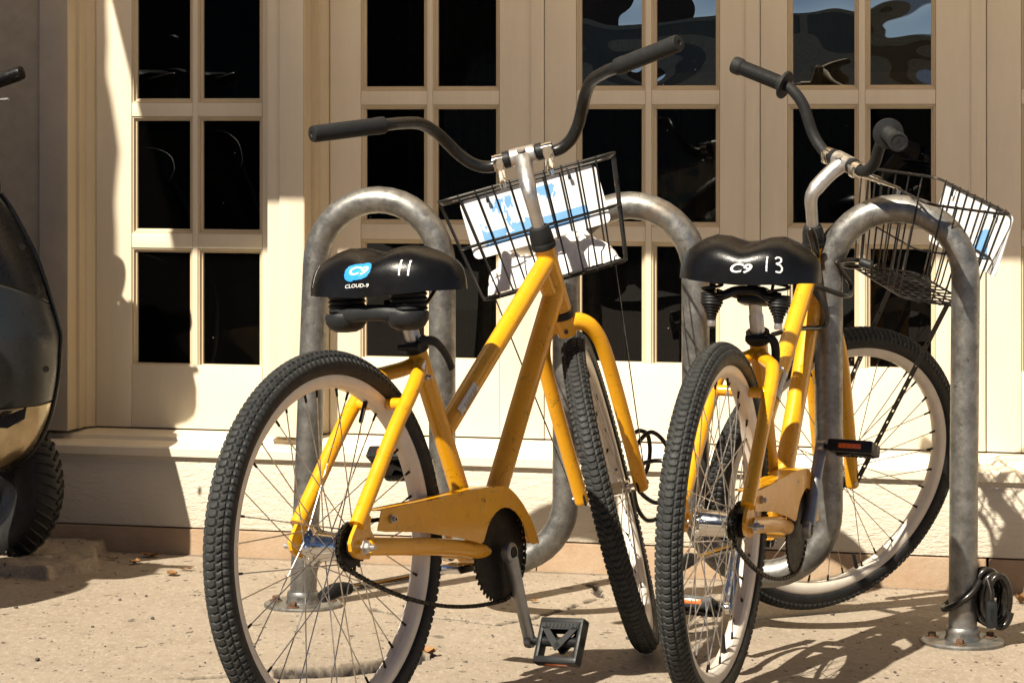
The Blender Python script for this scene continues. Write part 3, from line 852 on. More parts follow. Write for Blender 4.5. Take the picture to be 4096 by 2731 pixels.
def bicycle(k, M, steer, label, cr_vec, ped_ang, bars, basket, spin, valves, vspin):
    b = empty('bicycle', M, label, 'bicycle', 'yellow cruiser bikes')
    Y = MAT['yellow']
    SM = Matrix.Translation(H) @ Matrix.Rotation(steer, 4, AX) @ Matrix.Translation(-H)
    wheel(b, 'rear_wheel', Matrix.Translation((0, 0, WR)), 1, spin[0], valves[0])
    wheel(b, 'front_wheel', SM @ Matrix.Translation(FAX), 0, spin[1], valves[1])
    # frame
    g = G()
    st_dir = (SEAT - BB).normalized()
    g.tube([BB + st_dir * .01, BB + st_dir * .20, SEAT + st_dir * .008], [.0185, .0178, .0178], 20)
    tt0 = BB + st_dir * .255
    ht = fk(0, 0, .146)
    tt1 = fk(-.004, 0, .118)
    g.tube(spline([tt0 + Vector((.006, 0, 0)), tt0 + (tt1 - tt0) * .5 + Vector((0, 0, -.002)), tt1], 6), .0185, 22)
    g.tube([BB, fk(-.006, 0, .052)], .0215, 22, flat=(1.12, .92))
    g.tube([fk(0, 0, -.002), fk(0, 0, .146)], .0205, 22)
    # gusset web between top and down tube behind the head
    g.tube([fk(-.020, 0, .030), fk(-.035, 0, .100)], [.014, .016], 12)
    g.lathe([(.0, -.036), (.0215, -.036), (.0215, .036), (.0, .036)], 24, Matrix.Translation(BB) @ YM)
    for sy in (1, -1):
        pts = [(-.006, sy * .062, .372), (.05, sy * .060, .435), (.13, sy * .057, .525), (.190, sy * .054, .583), (.222, sy * .048, .610), (.246, sy * .037, .616), (.275, sy * .020, .622), (.298, sy * .006, .630)]
        g.tube(spline(pts, 6), [.0128] * 30 + [.0145] * 13 if False else .0136, 16)
        g.tube(spline([(.018, sy * .064, .334), (.16, sy * .062, .318), (.30, sy * .052, .300), (.40, sy * .042, .283), (.47, sy * .030, .273)], 6), .0140, 16, flat=(1.1, .9))
    g.tube([(.172, .052, .566), (.172, -.052, .566)], .0105, 14)
    g.tube([(.355, .048, .292), (.355, -.048, .292)], .010, 12)
    fr = g.build('frame', Y, b)
    for sy in (1, -1):
        DP = [(.0028, .3925), (-.0097, .3777), (-.0284, .3561), (-.035, .3441), (-.0322, .3309), (-.0217, .3201), (-.0049, .3145), (.0190, .3123), (.0252, .32), (.0345, .3286), (.0361, .349), (.0273, .3608), (.026, .3695), (.0300, .3820), (.018, .392)]
        g = G(); g.prism([(x + .004, z) for x, z in DP], sy * .0585, sy * .0655, lambda x, z, d: Vector((x, d, z)))
        g.build('dropout', Y, fr, ang=30)
        g = G(); g.lathe([(0, 0), (.006, 0), (.006, .004), (.0040, .006), (.0035, .012), (0, .012)], 10, axisM((.246, sy * .052, .608), (0, sy, 0))); g.build('frame_bolt', MAT['alu'], fr)
    g = G()                                       # label plate low on the top tube
    tdir = (tt1 - tt0).normalized()
    side = Vector((0, -1, 0)); tup = side.cross(tdir).normalized()
    if tup.z < 0: tup = -tup
    n1, n2 = 14, 2; vs = []
    for i in range(n1 + 1):
        a = R(-62 + 104 * i / n1)                # around the tube, rear-right side
        rd = (side * math.cos(a) + tup * math.sin(a)).normalized()
        for j in range(n2): vs.append(tt0 + tdir * (.050 + .078 * j) + rd * .01915)
    g.add(vs, [(2 * i, 2 * i + 2, 2 * i + 3, 2 * i + 1) for i in range(n1)]); lb = g.build('label_plate', MAT['label'], fr)
    g = G()
    for r_ in range(13):
        w0 = .008 + (0 if r_ % 4 else .003)
        for (aa, bb) in ((-52, 20 - (r_ * 37 % 23)), ):
            vs = []
            for i in range(9):
                a = R(aa + (bb - aa) * i / 8); rd = (side * math.cos(a) + tup * math.sin(a)).normalized()
                for j in (0, .0017): vs.append(tt0 + tdir * (.070 + r_ * .0040 + j) + rd * .0193)
            g.add(vs, [(2 * i, 2 * i + 2, 2 * i + 3, 2 * i + 1) for i in range(8)])
    vs = []
    for i in range(13):
        a = R(-40 + 30 * i / 12); rd = (side * math.cos(a) + tup * math.sin(a)).normalized(); hh = .0055 * math.sin(math.pi * i / 12)
        for j in (-hh, hh): vs.append(tt0 + tdir * (.060 + j) + rd * .0193)
    g.add(vs, [(2 * i, 2 * i + 2, 2 * i + 3, 2 * i + 1) for i in range(12)])
    g.build('printed_text', MAT['ink'], fr)
    # seat post, clamp with its lever
    stop = SEAT + st_dir * .12
    g = G(); g.tube([SEAT - st_dir * .02, SEAT + st_dir * .050, SEAT + st_dir * .052, stop], [.0145, .0145, .0130, .0130], 18); g.build('seat_post', MAT['alu'], b)
    g = G(); g.lathe([(.0185, -.006), (.0235, -.006), (.0235, .014), (.016, .016), (.0150, .014)], 22, axisM(SEAT, st_dir))
    g.tube([SEAT + Vector((-.026, .018, 0)), SEAT + Vector((-.026, -.026, 0))], .0072, 10)
    sc_ = g.build('seat_clamp', MAT['blackp'], b)
    g = G()
    if k == 1: lev = [(-.022, -.024, .010), (.005, -.034, .010), (.030, -.036, -.004), (.052, -.036, -.026), (.062, -.036, -.044)]
    else: lev = [(-.022, -.022, .006), (-.018, -.036, -.004), (-.016, -.040, -.03), (-.014, -.036, -.062), (-.013, -.032, -.075)]
    g.tube(spline([SEAT + Vector(q) for q in lev], 5), .0085, 10, flat=(1.0, .45)); g.build('quick_release_lever', MAT['blackp'], sc_)
    g = G(); g.box(SEAT + Vector((-.0172, 0, .000)) - st_dir * .012, (.003, .0045, .036), Matrix.Rotation(-.44, 3, 'Y'), .001); g.build('clamp_slot', MAT['ink'], sc_)
    saddle(b, k)
    # drive train
    g = G()
    Mr = Matrix.Translation(BB + Vector((0, -.045, 0))) @ YM
    n = 44; vs = []; RO = []
    for i in range(n * 4):
        RO.append(.0925 if i % 4 in (1, 2) else .0865)
    g.lathe([(0, .0018), (.086, .0018), (.086, -.0018), (0, -.0018)], 64, Mr)
    for i in range(n):
        a = 2 * math.pi * i / n; c_, s_ = math.cos(a), math.sin(a); tq = Vector((-s_, c_, 0)); rq = Vector((c_, s_, 0))
        q = [rq * .085 - tq * .0042, rq * .085 + tq * .0042, rq * .0925 + tq * .0016, rq * .0925 - tq * .0016]
        g.add([Mr @ (p + Vector((0, 0, z))) for z in (-.0015, .0015) for p in q], [(0, 1, 2, 3), (7, 6, 5, 4), (0, 4, 5, 1), (1, 5, 6, 2), (2, 6, 7, 3), (3, 7, 4, 0)])
    cr_ = g.build('chainring', MAT['sprocket'], b)
    g = G(); Mc = Matrix.Translation((0, -.045, WR)) @ YM
    g.lathe([(0, .003), (.034, .003), (.034, -.003), (0, -.003)], 36, Mc); g.lathe([(0, .0035), (.022, .0035), (.022, .012), (0, .012)], 28, Mc)
    for i in range(18):
        a = 2 * math.pi * i / 18; c_, s_ = math.cos(a), math.sin(a); tq = Vector((-s_, c_, 0)); rq = Vector((c_, s_, 0))
        q = [rq * .033 - tq * .0045, rq * .033 + tq * .0045, rq * .0415 + tq * .0015, rq * .0415 - tq * .0015]
        g.add([Mc @ (p + Vector((0, 0, z))) for z in (-.0015, .0015) for p in q], [(0, 1, 2, 3), (7, 6, 5, 4), (0, 4, 5, 1), (1, 5, 6, 2), (2, 6, 7, 3), (3, 7, 4, 0)])
    g.build('sprocket', MAT['sprocket'], b)
    # chain loop with sagging lower run, one link every half inch
    y_ = -.045; c0 = Vector((0, y_, WR)); c1 = Vector((BB.x, y_, BB.z)); r0, r1 = .0400, .0895
    pts = []
    for a in np.linspace(R(-98), R(-268), 14): pts.append(c0 + Vector((math.cos(a) * r0, 0, math.sin(a) * r0)))
    for t in np.linspace(.05, .95, 20): pts.append(c0 + Vector((0, 0, r0)) + (c1 + Vector((0, 0, r1)) - c0 - Vector((0, 0, r0))) * t)
    for a in np.linspace(R(88), R(-92), 26): pts.append(c1 + Vector((math.cos(a) * r1, 0, math.sin(a) * r1)))
    pa, pb = c1 + Vector((-.004, 0, -r1)), c0 + Vector((-.005, 0, -r0))
    for t in np.linspace(.04, .96, 30): pts.append(pa + (pb - pa) * t + Vector((0, 0, -.030 * 4 * t * (1 - t))))
    cum = [0]
    for i in range(1, len(pts)): cum.append(cum[-1] + (pts[i] - pts[i - 1]).length)
    tot = cum[-1] + (pts[0] - pts[-1]).length; nl = int(tot / .0127)
    P = np.array([list(p) for p in pts] + [list(pts[0])]); cu = np.array(cum + [tot])
    g = G()
    for i in range(nl):
        s0, s1 = tot * i / nl, tot * (i + 1) / nl
        A = Vector([np.interp(s0, cu, P[:, q]) for q in range(3)]); B_ = Vector([np.interp(s1, cu, P[:, q]) for q in range(3)])
        d_ = (B_ - A).normalized(); up_ = Vector((0, 1, 0)).cross(d_); w = .0034 if i % 2 else .0022
        for sgn in (1, -1):
            poly = [A - d_ * .0035 - up_ * .0035, A - d_ * .0035 + up_ * .0035, (A + B_) / 2 + up_ * .0026, B_ + d_ * .0035 + up_ * .0035, B_ + d_ * .0035 - up_ * .0035, (A + B_) / 2 - up_ * .0026]
            o1, o2 = Vector((0, sgn * w, 0)), Vector((0, sgn * (w + .0011), 0))
            vs = [p + o1 for p in poly] + [p + o2 for p in poly]
            g.add(vs, [tuple(range(6)), tuple(range(11, 5, -1))] + [(q, q + 6, (q + 1) % 6 + 6, (q + 1) % 6) for q in range(6)])
        g.tube([A + Vector((0, -.0035, 0)), A + Vector((0, .0035, 0))], .0038, 6)
    tag(g.build('chain', MAT['chain'], b, smooth=False), kind='stuff')
    # chain guard: outer plate and a flange turned inwards along its top edge
    g = G(); n = len(GUARD)
    def gy(x, z):                                 # the hoop over the ring bulges out a little
        return -.0605 - .006 * max(0, min(1, (x - .36) / .08))
    front = [Vector((x, gy(x, z), z)) for x, z in GUARD]; back_ = [p + Vector((0, .0016, 0)) for p in front]
    bm_poly = list(range(n))
    g.add(front + back_, [tuple(range(n)), tuple(range(2 * n - 1, n - 1, -1))] + [(i, i + n, (i + 1) % n + n, (i + 1) % n) for i in range(n)])
    top_ = front[0:13]; m = len(top_)
    fl = [p + Vector((0, .040, 0)) for p in top_]
    lo = [p + Vector((0, 0, -.0016)) for p in top_]; lo2 = [p + Vector((0, .040, -.0016)) for p in top_]
    base = len(g.v)
    g.add([p + Vector((0, .0004, -.0001)) for p in top_] + fl + [p + Vector((0, .0004, 0)) for p in lo] + lo2, [(i, i + 1, m + i + 1, m + i) for i in range(m - 1)] + [(2 * m + i, 3 * m + i, 3 * m + i + 1, 2 * m + i + 1) for i in range(m - 1)] + [(m + i, m + i + 1, 3 * m + i + 1, 3 * m + i) for i in range(m - 1)])
    bmg = bmesh.new()
    me = g.mesh('chain_guard', Y, ang=28)
    bmg.from_mesh(me); bmesh.ops.triangulate(bmg, faces=[f for f in bmg.faces if len(f.verts) > 4]); bmg.to_mesh(me); bmg.free()
    gd = link('chain_guard', me, b)
    g = G(); g.lathe([(0, 0), (.0075, 0), (.0075, .0055), (.005, .0060), (.005, .011), (.003, .011)], 12, axisM((.100, -.0608, .372), (0, -1, 0))); g.build('guard_bolt', MAT['alu'], gd)
    # the guard's pale stripe is a reflection; none is painted
    # cranks and pedals
    cv = Vector((cr_vec[0], 0, cr_vec[1])).normalized() * .172
    for sy in (-1, 1):
        v = cv * (1 if sy < 0 else -1)
        yb, ye = sy * .060, sy * .078
        A = BB + Vector((0, yb, 0)); E_ = BB + v + Vector((0, ye, 0))
        g = G()
        g.lathe([(0, 0), (.0185, 0), (.0195, .006), (.0185, .014), (.0150, .017), (.0115, .0172), (.0115, .0120), (0, .0120)], 26, axisM(A + Vector((0, 0, 0)), (0, sy, 0)))
        g.tube([A + Vector((0, sy * .007, 0)) + v * .05, A + Vector((0, sy * .010, 0)) + v * .25, BB + v * .62 + Vector((0, sy * .074, 0)), BB + v * .92 + Vector((0, ye, 0)), E_ + v * .05], [.0160, .0142, .0122, .0125, .0112], 16, flat=(1.0, .72))
        g.lathe([(0, -.006), (.0125, -.006), (.0135, 0), (.0125, .0075), (0, .0075)], 22, axisM(E_, (0, sy, 0)))
        ck = g.build('crank', MAT['crank'] if sy < 0 else MAT['chrome'], b)
        g = G(); g.lathe([(0, .0122), (.0098, .0122), (.0098, .0176), (0, .0176)], 18, axisM(A, (0, sy, 0))); g.build('crank_cap', MAT['sprocket'], ck)
        # pedal: frame with two openings, knurled triangle, reflector ends
        C_ = E_ + Vector((0, sy * .068, 0))
        Mp = Matrix.Translation(C_) @ Matrix.Rotation(ped_ang[0 if sy < 0 else 1], 4, 'Y')
        def pb(c, s, bev=.003): pg.box(Mp @ Vector(c), s, Mp.to_3x3(), bev)
        pg = G(); wx, wy, tz = .088, .092, .026
        pb((wx / 2 - .007, 0, 0), (.014, wy, tz), .005); pb((-wx / 2 + .007, 0, 0), (.014, wy, tz), .005)
        pb((0, wy / 2 - .005, 0), (wx, .010, tz * .96), .004); pb((0, -wy / 2 + .005, 0), (wx, .010, tz * .96), .004)
        pg.tube([Mp @ Vector((0, -wy / 2, 0)), Mp @ Vector((0, wy / 2, 0))], .0092, 14)
        pd = pg.build('pedal', MAT['blackp'], b)
        for sz in (1, -1):
            pg = G()
            for tri in ([(wx / 2 - .010, -.040), (wx / 2 - .012, .040), (wx / 2 - .024, .037), (wx / 2 - .024, -.037)], [(wx / 2 - .020, -.040), (-.020, -.003), (-.012, .008), (wx / 2 - .018, -.027)], [(wx / 2 - .020, .040), (wx / 2 - .018, .027), (-.012, -.008), (-.020, .003)]):
                pg.prism(tri, sz * .0095, sz * .0142, lambda a, b_, d: Mp @ Vector((a, b_, d)))
            for i in range(9):
                pg.prism([(wx / 2 - .022 + .0005, -.036 + i * .0082), (wx / 2 - .022 + .0005, -.0325 + i * .0082), (wx / 2 - .013, -.0325 + i * .0082), (wx / 2 - .013, -.036 + i * .0082)], sz * .0142, sz * .0156, lambda a, b_, d: Mp @ Vector((a, b_, d)))
            pg.build('tread_plate', MAT['greyp'], pd, smooth=False)
        for sx in (1, -1):
            pg = G(); pb((sx * (wx / 2 - .0014), 0, 0), (.004, .046, .010), .001); pg.build('reflector', MAT['orange'], pd)
        pg = G(); pg.tube([E_, E_ + Vector((0, sy * .024, 0))], .0070, 12); pg.build('pedal_axle', MAT['blackp'], pd)
    # kickstand folded back on the left side, coaster brake arm
    g = G(); g.box((.415, .01, .248), (.05, .05, .016), None, .004); g.tube(spline([(.43, .045, .243), (.40, .062, .238), (.30, .082, .236), (.16, .088, .240)], 6), .0085, 12)
    ks = g.build('kickstand', MAT['chrome'], b)
    g = G(); g.tube(spline([(.175, .0875, .2395), (.14, .09, .241), (.105, .097, .233)], 4), [.011, .012, .013, .013, .014, .014, .013, .012, .010], 12); g.build('kickstand_foot', MAT['blackp'], ks)
    # fork
    g = G()
    g.lathe([(0, -.046), (.019, -.046), (.0215, -.030), (.0225, -.010), (.0215, -.006), (0, -.006)], 24, SMinv_axis(fk(0, 0, 0)))
    for sy in (1, -1):
        pts = [fk(.002, sy * .006, -.022), fk(.004, sy * .026, -.024), fk(.006, sy * .046, -.040), fk(.008, sy * .058, -.072), fk(.010, sy * .0625, -.115), fk(.012, sy * .064, -.20), fk(.014, sy * .064, -.30), fk(.015, sy * .063, d_ax + .010), fk(.015, sy * .063, d_ax - .016)]
        pp = spline(pts, 6); m = len(pp)
        rr = [.0185 - .0035 * min(1, i / 20) for i in range(m)]; rr[-1] = .009; rr[-2] = .0128; rr[-3] = .0142
        g.tube(pp, rr, 18)
    fo = g.build('fork', Y, b, SM)
    for sy in (1, -1):
        g = G(); g.box(FAX + Vector((0, sy * .056, -.002)), (.030, .005, .034), None, .002); g.build('fork_end', MAT['blackm'], fo)
    g = G(); g.lathe([(0, .0), (.0045, 0), (.0045, .002), (0, .002)], 12, axisM(fk(-.0235, 0, -.030), -EX)); g.build('crown_hole', MAT['ink'], fo)
    g = G(); g.lathe([(.018, -.007), (.0238, -.007), (.0243, -.003), (.0238, .006), (.0205, .008)], 28, SMinv_axis(fk(0, 0, 0))); g.build('lower_headset', MAT['blackp'], b)
    g = G(); g.lathe([(0, .145), (.0238, .145), (.0248, .151), (.0240, .156), (.0228, .158), (.0238, .162), (.0225, .178), (.0190, .190), (.0150, .192), (0, .192)], 28, SMinv_axis(fk(0, 0, 0))); g.build('headset_cone', MAT['grip'], b)
    # quill stem
    g = G()
    g.tube([fk(0, 0, .150), fk(0, 0, .255)], .0128, 20)
    g.tube(spline([fk(0, 0, .225), fk(.004, 0, .262), fk(.040, 0, .290), fk(.080, 0, .309)], 5), [.0129, .0130, .0132, .0135, .0139, .0144, .0150, .0165, .0165, .0165, .0165, .0165, .0165, .0172, .0178, .018][:16], 20)
    g.tube([fk(.090, .026, .3125), fk(.090, .024, .3125), fk(.090, -.024, .3125), fk(.090, -.026, .3125)], [.0165, .0185, .0185, .0165], 22)
    sm = g.build('stem', MAT['alu'], b, SM)
    g = G(); g.lathe([(0, .0), (.009, 0), (.0095, -.003), (0, -.003)], 20, axisM(fk(.078, 0, .330), AX)); g.build('stem_cap', MAT['alu'], sm)
    g = G(); g.lathe([(0, 0), (.0060, 0), (.0060, .0012), (0, .0012)], 16, axisM(fk(-.010, 0, .248), fk(-.9, 0, .35) - fk(0, 0, 0))); g.build('stem_bolt', MAT['rust'], sm)
    # handlebar and grips
    hb = bars['path']
    left = [fk(e, y, a) for e, y, a in hb]; right = [fk(e, -y, a) for e, y, a in hb]
    full = spline(list(reversed(left)) + [fk(.09, 0, .3125)] + right, 7)
    g = G(); g.tube(full, .0122, 18); hbo = g.build('handlebar', MAT['blackm'] if k == 1 else MAT['grip'], b, SM)
    for sy in (1, -1):
        i0, i1 = bars['grip']
        A = fk(i0[0], sy * i0[1], i0[2]); E_ = fk(i1[0], sy * i1[1], i1[2]); d_ = (E_ - A).normalized(); Lg = (E_ - A).length
        Mg = axisM(A, d_)
        g = G()
        if k == 1:
            g.lathe([(.0118, -.004), (.0162, -.004), (.0170, .0), (.0170, .012), (.0165, .02), (.0165, Lg - .006), (.0150, Lg - .001), (.006, Lg), (.004, Lg - .002), (0, Lg - .002)], 24, Mg)
            g.build('grip', MAT['grip'], hbo)
        else:
            pr = [(.0118, -.003), (.0310, -.003), (.0320, 0), (.0310, .003), (.0190, .006), (.0165, .014)]
            nr = 34
            for i in range(nr):
                z = .016 + (Lg - .040) * i / nr; dz = (Lg - .040) / nr
                pr += [(.0160, z), (.0168, z + dz * .3), (.0168, z + dz * .7), (.0160, z + dz * .98)]
            pr += [(.0172, Lg - .022), (.0195, Lg - .018), (.0200, Lg - .006), (.0185, Lg), (.0150, Lg + .0005), (.0140, Lg - .001), (0, Lg - .001)]
            g.lathe(pr, 28, Mg); gr = g.build('grip', MAT['grip'], hbo)
            tm = text_mesh('A', .016, 0, .0002, MAT['blackm'], 1)
            link('grip_emblem', tm, gr, axisM(A + d_ * (Lg - .0003), d_, Vector((0, 0, 1)).cross(d_)))
        for _ in (0,):
            c = fk(.09, sy * .050, .3115)
    # basket hung on the bar
    BM = SM @ Matrix.Translation(H) @ basket['M']
    bk = empty('basket', BM, parent=b)
    bk.name = 'basket'
    w, dp, hgt, tp = .37, basket['d'], .215, .035
    def rect(f, z, r_=.03, n=6, inset=0):
        """rounded rectangle at height z; f = taper fraction 0 top, 1 bottom"""
        hw = w / 2 - tp * f; d0, d1 = tp * .5 * f, dp - tp * .6 * f; out = []
        for cx_, cy_, a0 in ((d1 - r_, hw - r_, 0), (d0 + r_, hw - r_, 90), (d0 + r_, -hw + r_, 180), (d1 - r_, -hw + r_, 270)):
            for i in range(n + 1):
                a = R(a0 + 90 * i / n); out.append(Vector((cx_ + r_ * math.cos(a), cy_ + r_ * math.sin(a), z)))
        return out
    g = G(); g.tube(rect(0, 0), .0030, 8, closed=True); rim_ = g.build('basket_rim', MAT['wire_r'], b, BM)
    bpy.data.objects.remove(bk)
    for f in (.48, 1.0):
        g = G(); g.tube(rect(f, -hgt * f, .03), .0019 if f < 1 else .0026, 7, closed=True); g.build('wire', MAT['wire'], rim_)
    def uwire(a, b_, c, d_): # path down, across, up with small rounded corners
        A, B_, C_, D_ = map(Vector, (a, b_, c, d_)); r_ = .012
        hook = Vector((0, 0, .004))
        g = G(); g.tube([A + hook, A + (B_ - A) * .5, B_ - (B_ - A).normalized() * r_] + [B_ + (A - B_).normalized() * r_ * (1 - t) ** 2 + (C_ - B_).normalized() * r_ * t * t for t in (.33, .66, 1)] + [C_ + (B_ - C_).normalized() * r_ * (1 - t) ** 2 + (D_ - C_).normalized() * r_ * t * t for t in (0, .33, .66, 1)] + [C_ + (D_ - C_) * .5, D_ + hook], .00185, 6)
        g.build('wire', MAT['wire'] if random.random() < .75 else MAT['wire_r'], rim_)
    for i in range(9):
        t = -1 + 2 * (i + .5) / 9; yt, yb_ = t * (w / 2 - .022), t * (w / 2 - tp - .018)
        uwire((-.002, yt, 0), (tp * .5 - .002, yb_, -hgt - .002), (dp - tp * .6 + .002, yb_, -hgt - .002), (dp + .002, yt, 0))
    for i in range(5):
        t = (i + .5) / 5; xt, xb = .02 + t * (dp - .04), tp * .5 + .02 + t * (dp - tp * 1.1 - .04)
        uwire((xt, w / 2 + .002, 0), (xb, w / 2 - tp + .002, -hgt - .004), (xb, -w / 2 + tp - .002, -hgt - .004), (xt, -w / 2 - .002, 0))
    for sy in (1, -1):                            # clips round the bar, holding the rim
        c = fk(.09, sy * .050, .3115); toB = (Matrix.Translation(H) @ basket['M'] @ Vector((0, sy * .05, 0)))
        g = G(); g.lathe([(.0120, -.011), (.0160, -.011), (.0165, 0), (.0160, .011), (.0120, .011)], 18, axisM(c, (0, 1, 0)))
        g.box(c - EX * .016, (.006, .019, .026), Matrix.Rotation(-ALPHA, 3, 'Y'), .002)
        dn = toB - (c - EX * .012)
        g.tube([c - EX * .014 - AX * .006, c - EX * .014 + dn * .45, toB + Vector((-.004, 0, .003)), toB + Vector((-.002, 0, -.010))], [.0075, .0080, .0075, .005], 10, flat=(.5, 1.1))
        g.build('basket_clip', MAT['chrome'], hbo)
        g = G(); g.lathe([(.0122, -.007), (.0175, -.006), (.0175, .006), (.0122, .007)], 18, axisM(fk(.09, sy * .034, .312), (0, 1, 0))); g.build('bar_collar', MAT['blackp'], hbo)
        # perforated strut from the basket floor to the front axle
        Bt = Matrix.Translation(H) @ basket['M'] @ Vector((dp * .62, sy * (w / 2 - tp - .02), -hgt)); Ft = FAX + Vector((.004, sy * .074, .0))
        ax_ = (Ft - Bt); Ls = ax_.length; ax_.normalize(); sd_ = Vector((0, sy, 0)); sd_ = (sd_ - ax_ * sd_.dot(ax_)).normalized(); wd_ = sd_.cross(ax_)
        g = G(); nc = int(Ls / .028); cl = Ls / nc; hwid = .0065
        for i in range(nc):
            o = Bt + ax_ * (cl * (i + .5)); hole = i > 2
            outr = [(-cl / 2, -hwid), (0, -hwid), (cl / 2, -hwid), (cl / 2, 0), (cl / 2, hwid), (0, hwid), (-cl / 2, hwid), (-cl / 2, 0)]
            inn = [(.0030 * math.cos(R(225 + 45 * q)) * 1.3, .0030 * math.sin(R(225 + 45 * q))) for q in range(8)]
            if hole:
                vs = [o + ax_ * a + wd_ * c_ + sd_ * t for t in (-.001, .001) for a, c_ in outr + inn]
                fs = []
                for q in range(8):
                    q2 = (q + 1) % 8
                    fs += [(q, q2, 8 + q2, 8 + q), (16 + q, 24 + q, 24 + q2, 16 + q2), (q, 16 + q, 16 + q2, q2), (8 + q, 8 + q2, 24 + q2, 24 + q)]
                g.add(vs, fs)
            else:
                vs = [o + ax_ * a + wd_ * c_ + sd_ * t for t in (-.001, .001) for a, c_ in outr]
                g.add(vs, [tuple(range(8)), tuple(range(15, 7, -1))] + [(q, q + 8, (q + 1) % 8 + 8, (q + 1) % 8) for q in range(8)])
        g.build('basket_strut', MAT['blackm'], b, SM, smooth=False)
    # sign wired inside the front of the basket
    sl, sr, sh = basket['sign']
    su = Vector((-tp * .6, 0, -hgt)).normalized(); 
    def sg(y, h): return Vector((dp + basket.get('sx', .0045), y, -.004)) + su * h
    rc = []
    for cx_, cy_, a0 in ((sl - .012, .012, 270), (sl - .012, sh - .012, 0), (sr + .012, sh - .012, 90), (sr + .012, .012, 180)):
        for i in range(5):
            a = R(a0 + 90 * i / 4); rc.append((cx_ + .012 * math.cos(a), cy_ + .012 * math.sin(a)))
    off_n = Vector((hgt, 0, -tp * .6)).normalized()
    g = G(); g.prism(rc, 0, .002, lambda a, h_, d: sg(a, h_) + off_n * d); so_ = g.build('sign', SIGN[k], rim_, smooth=False)
    so_['label'] = 'white sign with peeling blue print'
    for y in (sl - .06, sr + .06):
        g = G(); g.tube([sg(y, .016) + off_n * .004, sg(y, .002) + off_n * .002, sg(y, -.006) - off_n * .007, sg(y, .012) - off_n * .009], .0020, 6); g.box(sg(y, .014) - off_n * .010, (.005, .007, .010), None, .001); g.build('cable_tie', MAT['blackp'], so_)
    return b, BM

def SMinv_axis(p): return axisM(p, AX, (0, 1, 0))
def sign_mat(name, lo, hi):
    t = NT(name)
    sep = t.n('ShaderNodeSeparateXYZ'); t.l(t.coord(), sep.inputs[0])
    y, z = sep.outputs[1], sep.outputs[2]
    def band(v, a, b_):
        return t.math('MULTIPLY', t.math('GREATER_THAN', v, a), t.math('LESS_THAN', v, b_))
    area = t.math('MULTIPLY', band(y, *lo), band(z, *hi))
    thr = t.math('ADD', .505 if name.endswith('blue') else .56, t.math('MULTIPLY', z, -1.1))
    keep = t.math('GREATER_THAN', t.math('ADD', t.noise(13, 4, .55, t.coord((1, 1.0, .75)), .4), t.math('MULTIPLY', z, -.9)), thr if False else (.605 if name.endswith('blue') else .64))
    base_ = t.math('LESS_THAN', z, hi[0] + .030 if name.endswith('blue') else -9.0)
    f_ = t.math('MULTIPLY', area, t.math('MAXIMUM', keep, t.math('MULTIPLY', base_, t.math('GREATER_THAN', t.noise(24, 3, .5), .40))))
    c = t.mix(f_, (.62, .615, .61), t.ramp(t.noise(40, 4), (.3, (.115, .27, .52)), (.7, (.15, .33, .58))))
    c = t.mix(t.ramp(t.noise(160, 4, .8), (.70, 0), (.74, .5)), c, (.30, .27, .22))
    t.set(Base_Color=c, Roughness=.45); return t.m
SIGN = {1: sign_mat('peeling_sign_blue', (-.110, .120), (-.112, -.018)), 2: sign_mat('peeling_sign_faded', (-.12, .10), (-.115, -.030))}

def pose_matrix(yaw, lean, X, Yp):
    hd = (-math.sin(yaw), math.cos(yaw)); s = GX * hd[0] + GY * hd[1]
    M = Matrix.Rotation(math.pi / 2 + yaw, 4, 'Z') @ Matrix.Rotation(-math.atan(s), 4, 'Y') @ Matrix.Rotation(lean, 4, 'X')
    return Matrix.Translation((X, Yp, gz(X, Yp))) @ M
def basket_M(x, y, z, ti, ro, ya):
    return Matrix.Translation((x, y, z)) @ Matrix.Rotation(ya, 4, 'Z') @ Matrix.Rotation(-ti, 4, 'Y') @ Matrix.Rotation(ro, 4, 'X')
M1 = pose_matrix(-.5427, -.0708, -.2960, 4.3599)
M2 = pose_matrix(-.3371, .0209, .3657, 4.7282)
bars1 = dict(path=[(.09, .034, .3115), (.09, .068, .306), (.09, .097, .318), (.088, .120, .344), (.080, .137, .377), (.060, .153, .413), (.020, .173, .449), (-.03, .202, .474), (-.068, .232, .490), (-.112, .295, .511), (-.154, .3545, .532)],
             grip=((-.070, .2345, .4908), (-.1563, .3567, .5326)))
bars2 = dict(path=[(.09, .033, .3115), (.09, .066, .312), (.09, .094, .326), (.09, .115, .348), (.09, .128, .374), (.09, .142, .400), (.085, .161, .423), (.076, .187, .4387), (.05, .244, .454), (.023, .3, .469)],
             grip=((.076, .189, .4387), (.021, .3021, .4698)))
b1, BM1 = bicycle(1, M1, .4916, 'yellow cruiser bicycle with saddle number 11 and a towel in its basket', (.041, -.175), (R(-62), R(38)), bars1,
    dict(M=basket_M(.033, .008, .286, .063, -.042, .082), d=.253, sign=(.150, -.150, .128)), (.05, .12), (R(62), R(200)), 0)
b2, BM2 = bicycle(2, M2, -.7558, 'yellow cruiser bicycle with saddle number 13 chained behind the right rack arch', (.060, .166), (R(12), R(20)), bars2,
    dict(M=basket_M(.097, .001, .289, .065, -.042, -.222), d=.205, sign=(.150, -.178, .135)), (.0, .08), (R(-70), R(-58)), 0)

